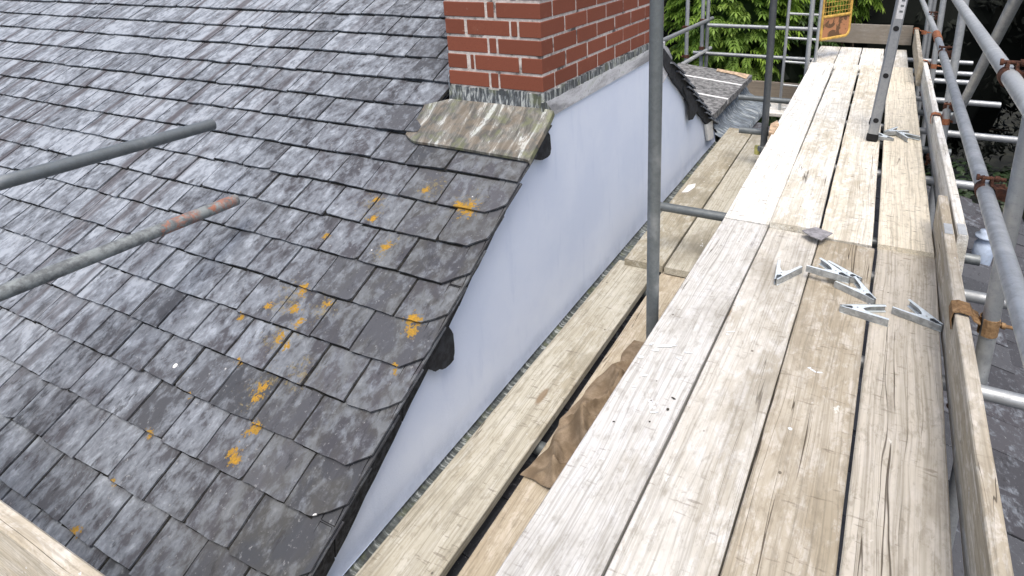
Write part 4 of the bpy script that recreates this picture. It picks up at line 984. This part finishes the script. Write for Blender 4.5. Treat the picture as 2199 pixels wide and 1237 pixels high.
# dark conifer behind the far scaffold corner
tree('conifer_tree', (-4.3, 12.2, GZ), (-4.3, 12.2, -1.0), (1.9, 1.3, 4.2), 420, 60, .11, 'leaf_dark', 'dark dense conifer behind the far scaffold corner', 'tree', None, .35, .2, .80)
tree('conifer_tree', (-7.5, 13.5, GZ), (-7.5, 13.5, -.5), (2.4, 1.6, 4.8), 240, 50, .13, 'leaf_dark', 'dark conifer behind the house ridge', 'tree', None, .35, .2, .82)
# dark yews beyond the walkway end and the rails
tree('yew_tree', (.6, 14.2, GZ), (.6, 14.2, -.8), (2.6, 1.8, 4.6), 260, 55, .15, 'leaf_black', 'black-green yew beyond the walkway end board', 'tree', None, .4, .25, .84)
tree('yew_tree', (4.6, 12.6, GZ), (4.6, 12.6, -.8), (2.6, 2.2, 4.8), 300, 55, .14, 'leaf_black', 'black-green yew beyond the guard rails', 'tree', None, .4, .25, .84)
tree('yew_tree', (7.6, 8.6, GZ), (7.6, 8.6, -1.2), (2.3, 2.8, 4.4), 260, 50, .14, 'leaf_black', 'shadowy yew beyond the diagonal brace', 'tree', None, .4, .25, .84)
tree('yew_tree', (-2.2, 14.8, GZ), (-2.2, 14.8, -1.2), (2.2, 1.3, 4.4), 220, 50, .14, 'leaf_dark', 'dark tree behind the bright shrub', 'tree', None, .4, .22, .82)
# ivy and low shrubs under the transom ends
for i, (x, y, z, rx, ry, rz) in enumerate(((2.2, 8.3, -3.9, 1.0, 1.2, .8), (1.5, 9.6, -4.0, 1.0, 1.0, .8), (3.2, 6.9, -4.4, 1.1, 1.2, .8))):
    tree('ivy_shrub', (x, y, GZ), (x, y, z), (rx, ry, rz), 120, 50, .085, 'leaf_ivy', ('dim ivy bush below the long transom end', 'dim ivy bush below the far transoms', 'shadowed ivy bush below the near guard rail')[i], 'shrub', None, .75, .05, .75, None, .22)
# bright shrub with drooping compound leaves
def compound(mb, p, d, n, ll, r):
    d = d.normalized(); side = d.cross(V((0, 0, 1)))
    if side.length < .05: side = V((1, 0, 0))
    side.normalize(); L = ll * n * .42; q = p.copy(); up = side.cross(d)
    for i in range(n):
        f = i / n; d2 = (d + V((0, 0, -1.3 * f * f))).normalized(); q2 = q + d2 * (L / n)
        mb.add([q - side * .003, q + side * .003, q2 + side * .002, q2 - side * .002], [(0, 1, 2, 3)], r=r)
        for sg in (-1, 1):
            o_ = (side * sg + d2 * .55 + V((0, 0, -.35))).normalized(); l_ = ll * (1 - .35 * abs(f - .4)) * U(.85, 1.15); wv = (d2 - o_ * d2.dot(o_)).normalized() * l_ * .17; mid = q2 + o_ * l_ * .45 + up * .012
            mb.add([q2, mid + wv, q2 + o_ * l_ + V((0, 0, -.25 * l_)), mid - wv], [(0, 1, 2), (0, 2, 3)], r=min(1, r * U(.7, 1.3)))
        q = q2
    o_ = (d + V((0, 0, -1.3))).normalized(); wv = side * ll * .17; mb.add([q, q + o_ * ll * .5 + wv, q + o_ * ll, q + o_ * ll * .5 - wv], [(0, 1, 2), (0, 2, 3)], r=r)
def shrub(name, base, ctr, rad, n, ll, mat, label, core=.72):
    base, ctr, rad = V(base), V(ctr), V(rad); o = thing(name, base, label, 'shrub'); tb = MB(); cl = MB()
    for i in range(9):
        d = rdir(); e = ctr + V((d.x * rad.x, d.y * rad.y, d.z * rad.z)) * .8; limb(tb, base + V((U(-.15, .15), U(-.15, .15), 0)), e, .035, .008, 6, .10)
    for i in range(n):
        d = rdir(); lump = .82 + .30 * noise.noise(d * 2.7 + ctr); k = lump * U(.55, 1.0) ** .4; p = ctr + V((d.x * rad.x * k, d.y * rad.y * k, d.z * rad.z * k))
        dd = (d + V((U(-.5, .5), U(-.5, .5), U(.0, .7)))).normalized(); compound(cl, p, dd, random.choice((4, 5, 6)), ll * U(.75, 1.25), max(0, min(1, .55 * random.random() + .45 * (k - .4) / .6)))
    tb.build('stem', 'bark', o); cl.build('crown', mat, o, attr=True)
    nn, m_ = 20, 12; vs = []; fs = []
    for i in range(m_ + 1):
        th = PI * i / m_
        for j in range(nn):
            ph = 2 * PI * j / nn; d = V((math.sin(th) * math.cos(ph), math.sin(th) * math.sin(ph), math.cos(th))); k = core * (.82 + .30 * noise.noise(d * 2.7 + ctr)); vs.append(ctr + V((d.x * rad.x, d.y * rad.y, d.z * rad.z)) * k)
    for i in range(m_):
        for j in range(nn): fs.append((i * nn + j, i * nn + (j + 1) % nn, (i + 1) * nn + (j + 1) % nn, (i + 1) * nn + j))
    MB().add(vs, fs).build('crown_core', 'leaf_mid' if mat == 'leaf_bright' else 'leaf_dark', o, attr=True)  # solid core added behind the leaves to close gaps to the sky
    return o
random.seed(55)
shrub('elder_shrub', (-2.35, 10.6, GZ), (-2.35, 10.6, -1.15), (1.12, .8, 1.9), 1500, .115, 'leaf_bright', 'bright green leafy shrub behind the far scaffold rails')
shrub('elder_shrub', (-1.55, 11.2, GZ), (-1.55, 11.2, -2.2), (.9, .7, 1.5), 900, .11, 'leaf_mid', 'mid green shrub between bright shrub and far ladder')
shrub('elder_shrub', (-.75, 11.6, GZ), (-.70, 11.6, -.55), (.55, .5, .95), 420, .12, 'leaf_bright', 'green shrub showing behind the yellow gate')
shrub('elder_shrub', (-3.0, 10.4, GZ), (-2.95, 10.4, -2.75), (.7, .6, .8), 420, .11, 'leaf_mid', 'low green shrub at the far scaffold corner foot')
# white flowers beyond the rails
fl = thing('flowering_plant', (1.9, 6.2, GZ), 'sprig of small white flowers beyond the near post', 'plant'); mb = MB(); tb = MB(); cpt = V((1.62, 6.15, -2.05))
for i in range(7): limb(tb, (1.9 + U(-.1, .1), 6.2 + U(-.1, .1), GZ), cpt + V((U(-.25, .25), U(-.25, .25), U(-.3, .2))), .012, .004, 5, .05)
for i in range(150):
    c = cpt + V((U(-.28, .28), U(-.28, .28), U(-.35, .25)))
    for k in range(4): leaf_quads(mb, c + V((U(-.015, .015), U(-.015, .015), U(-.01, .01))), V((U(-.5, .5), -.6, 1)), .03, .7, .1, random.random())
tb.build('stem', 'bark', fl); mb.build('flowers', 'petal', fl, attr=True)
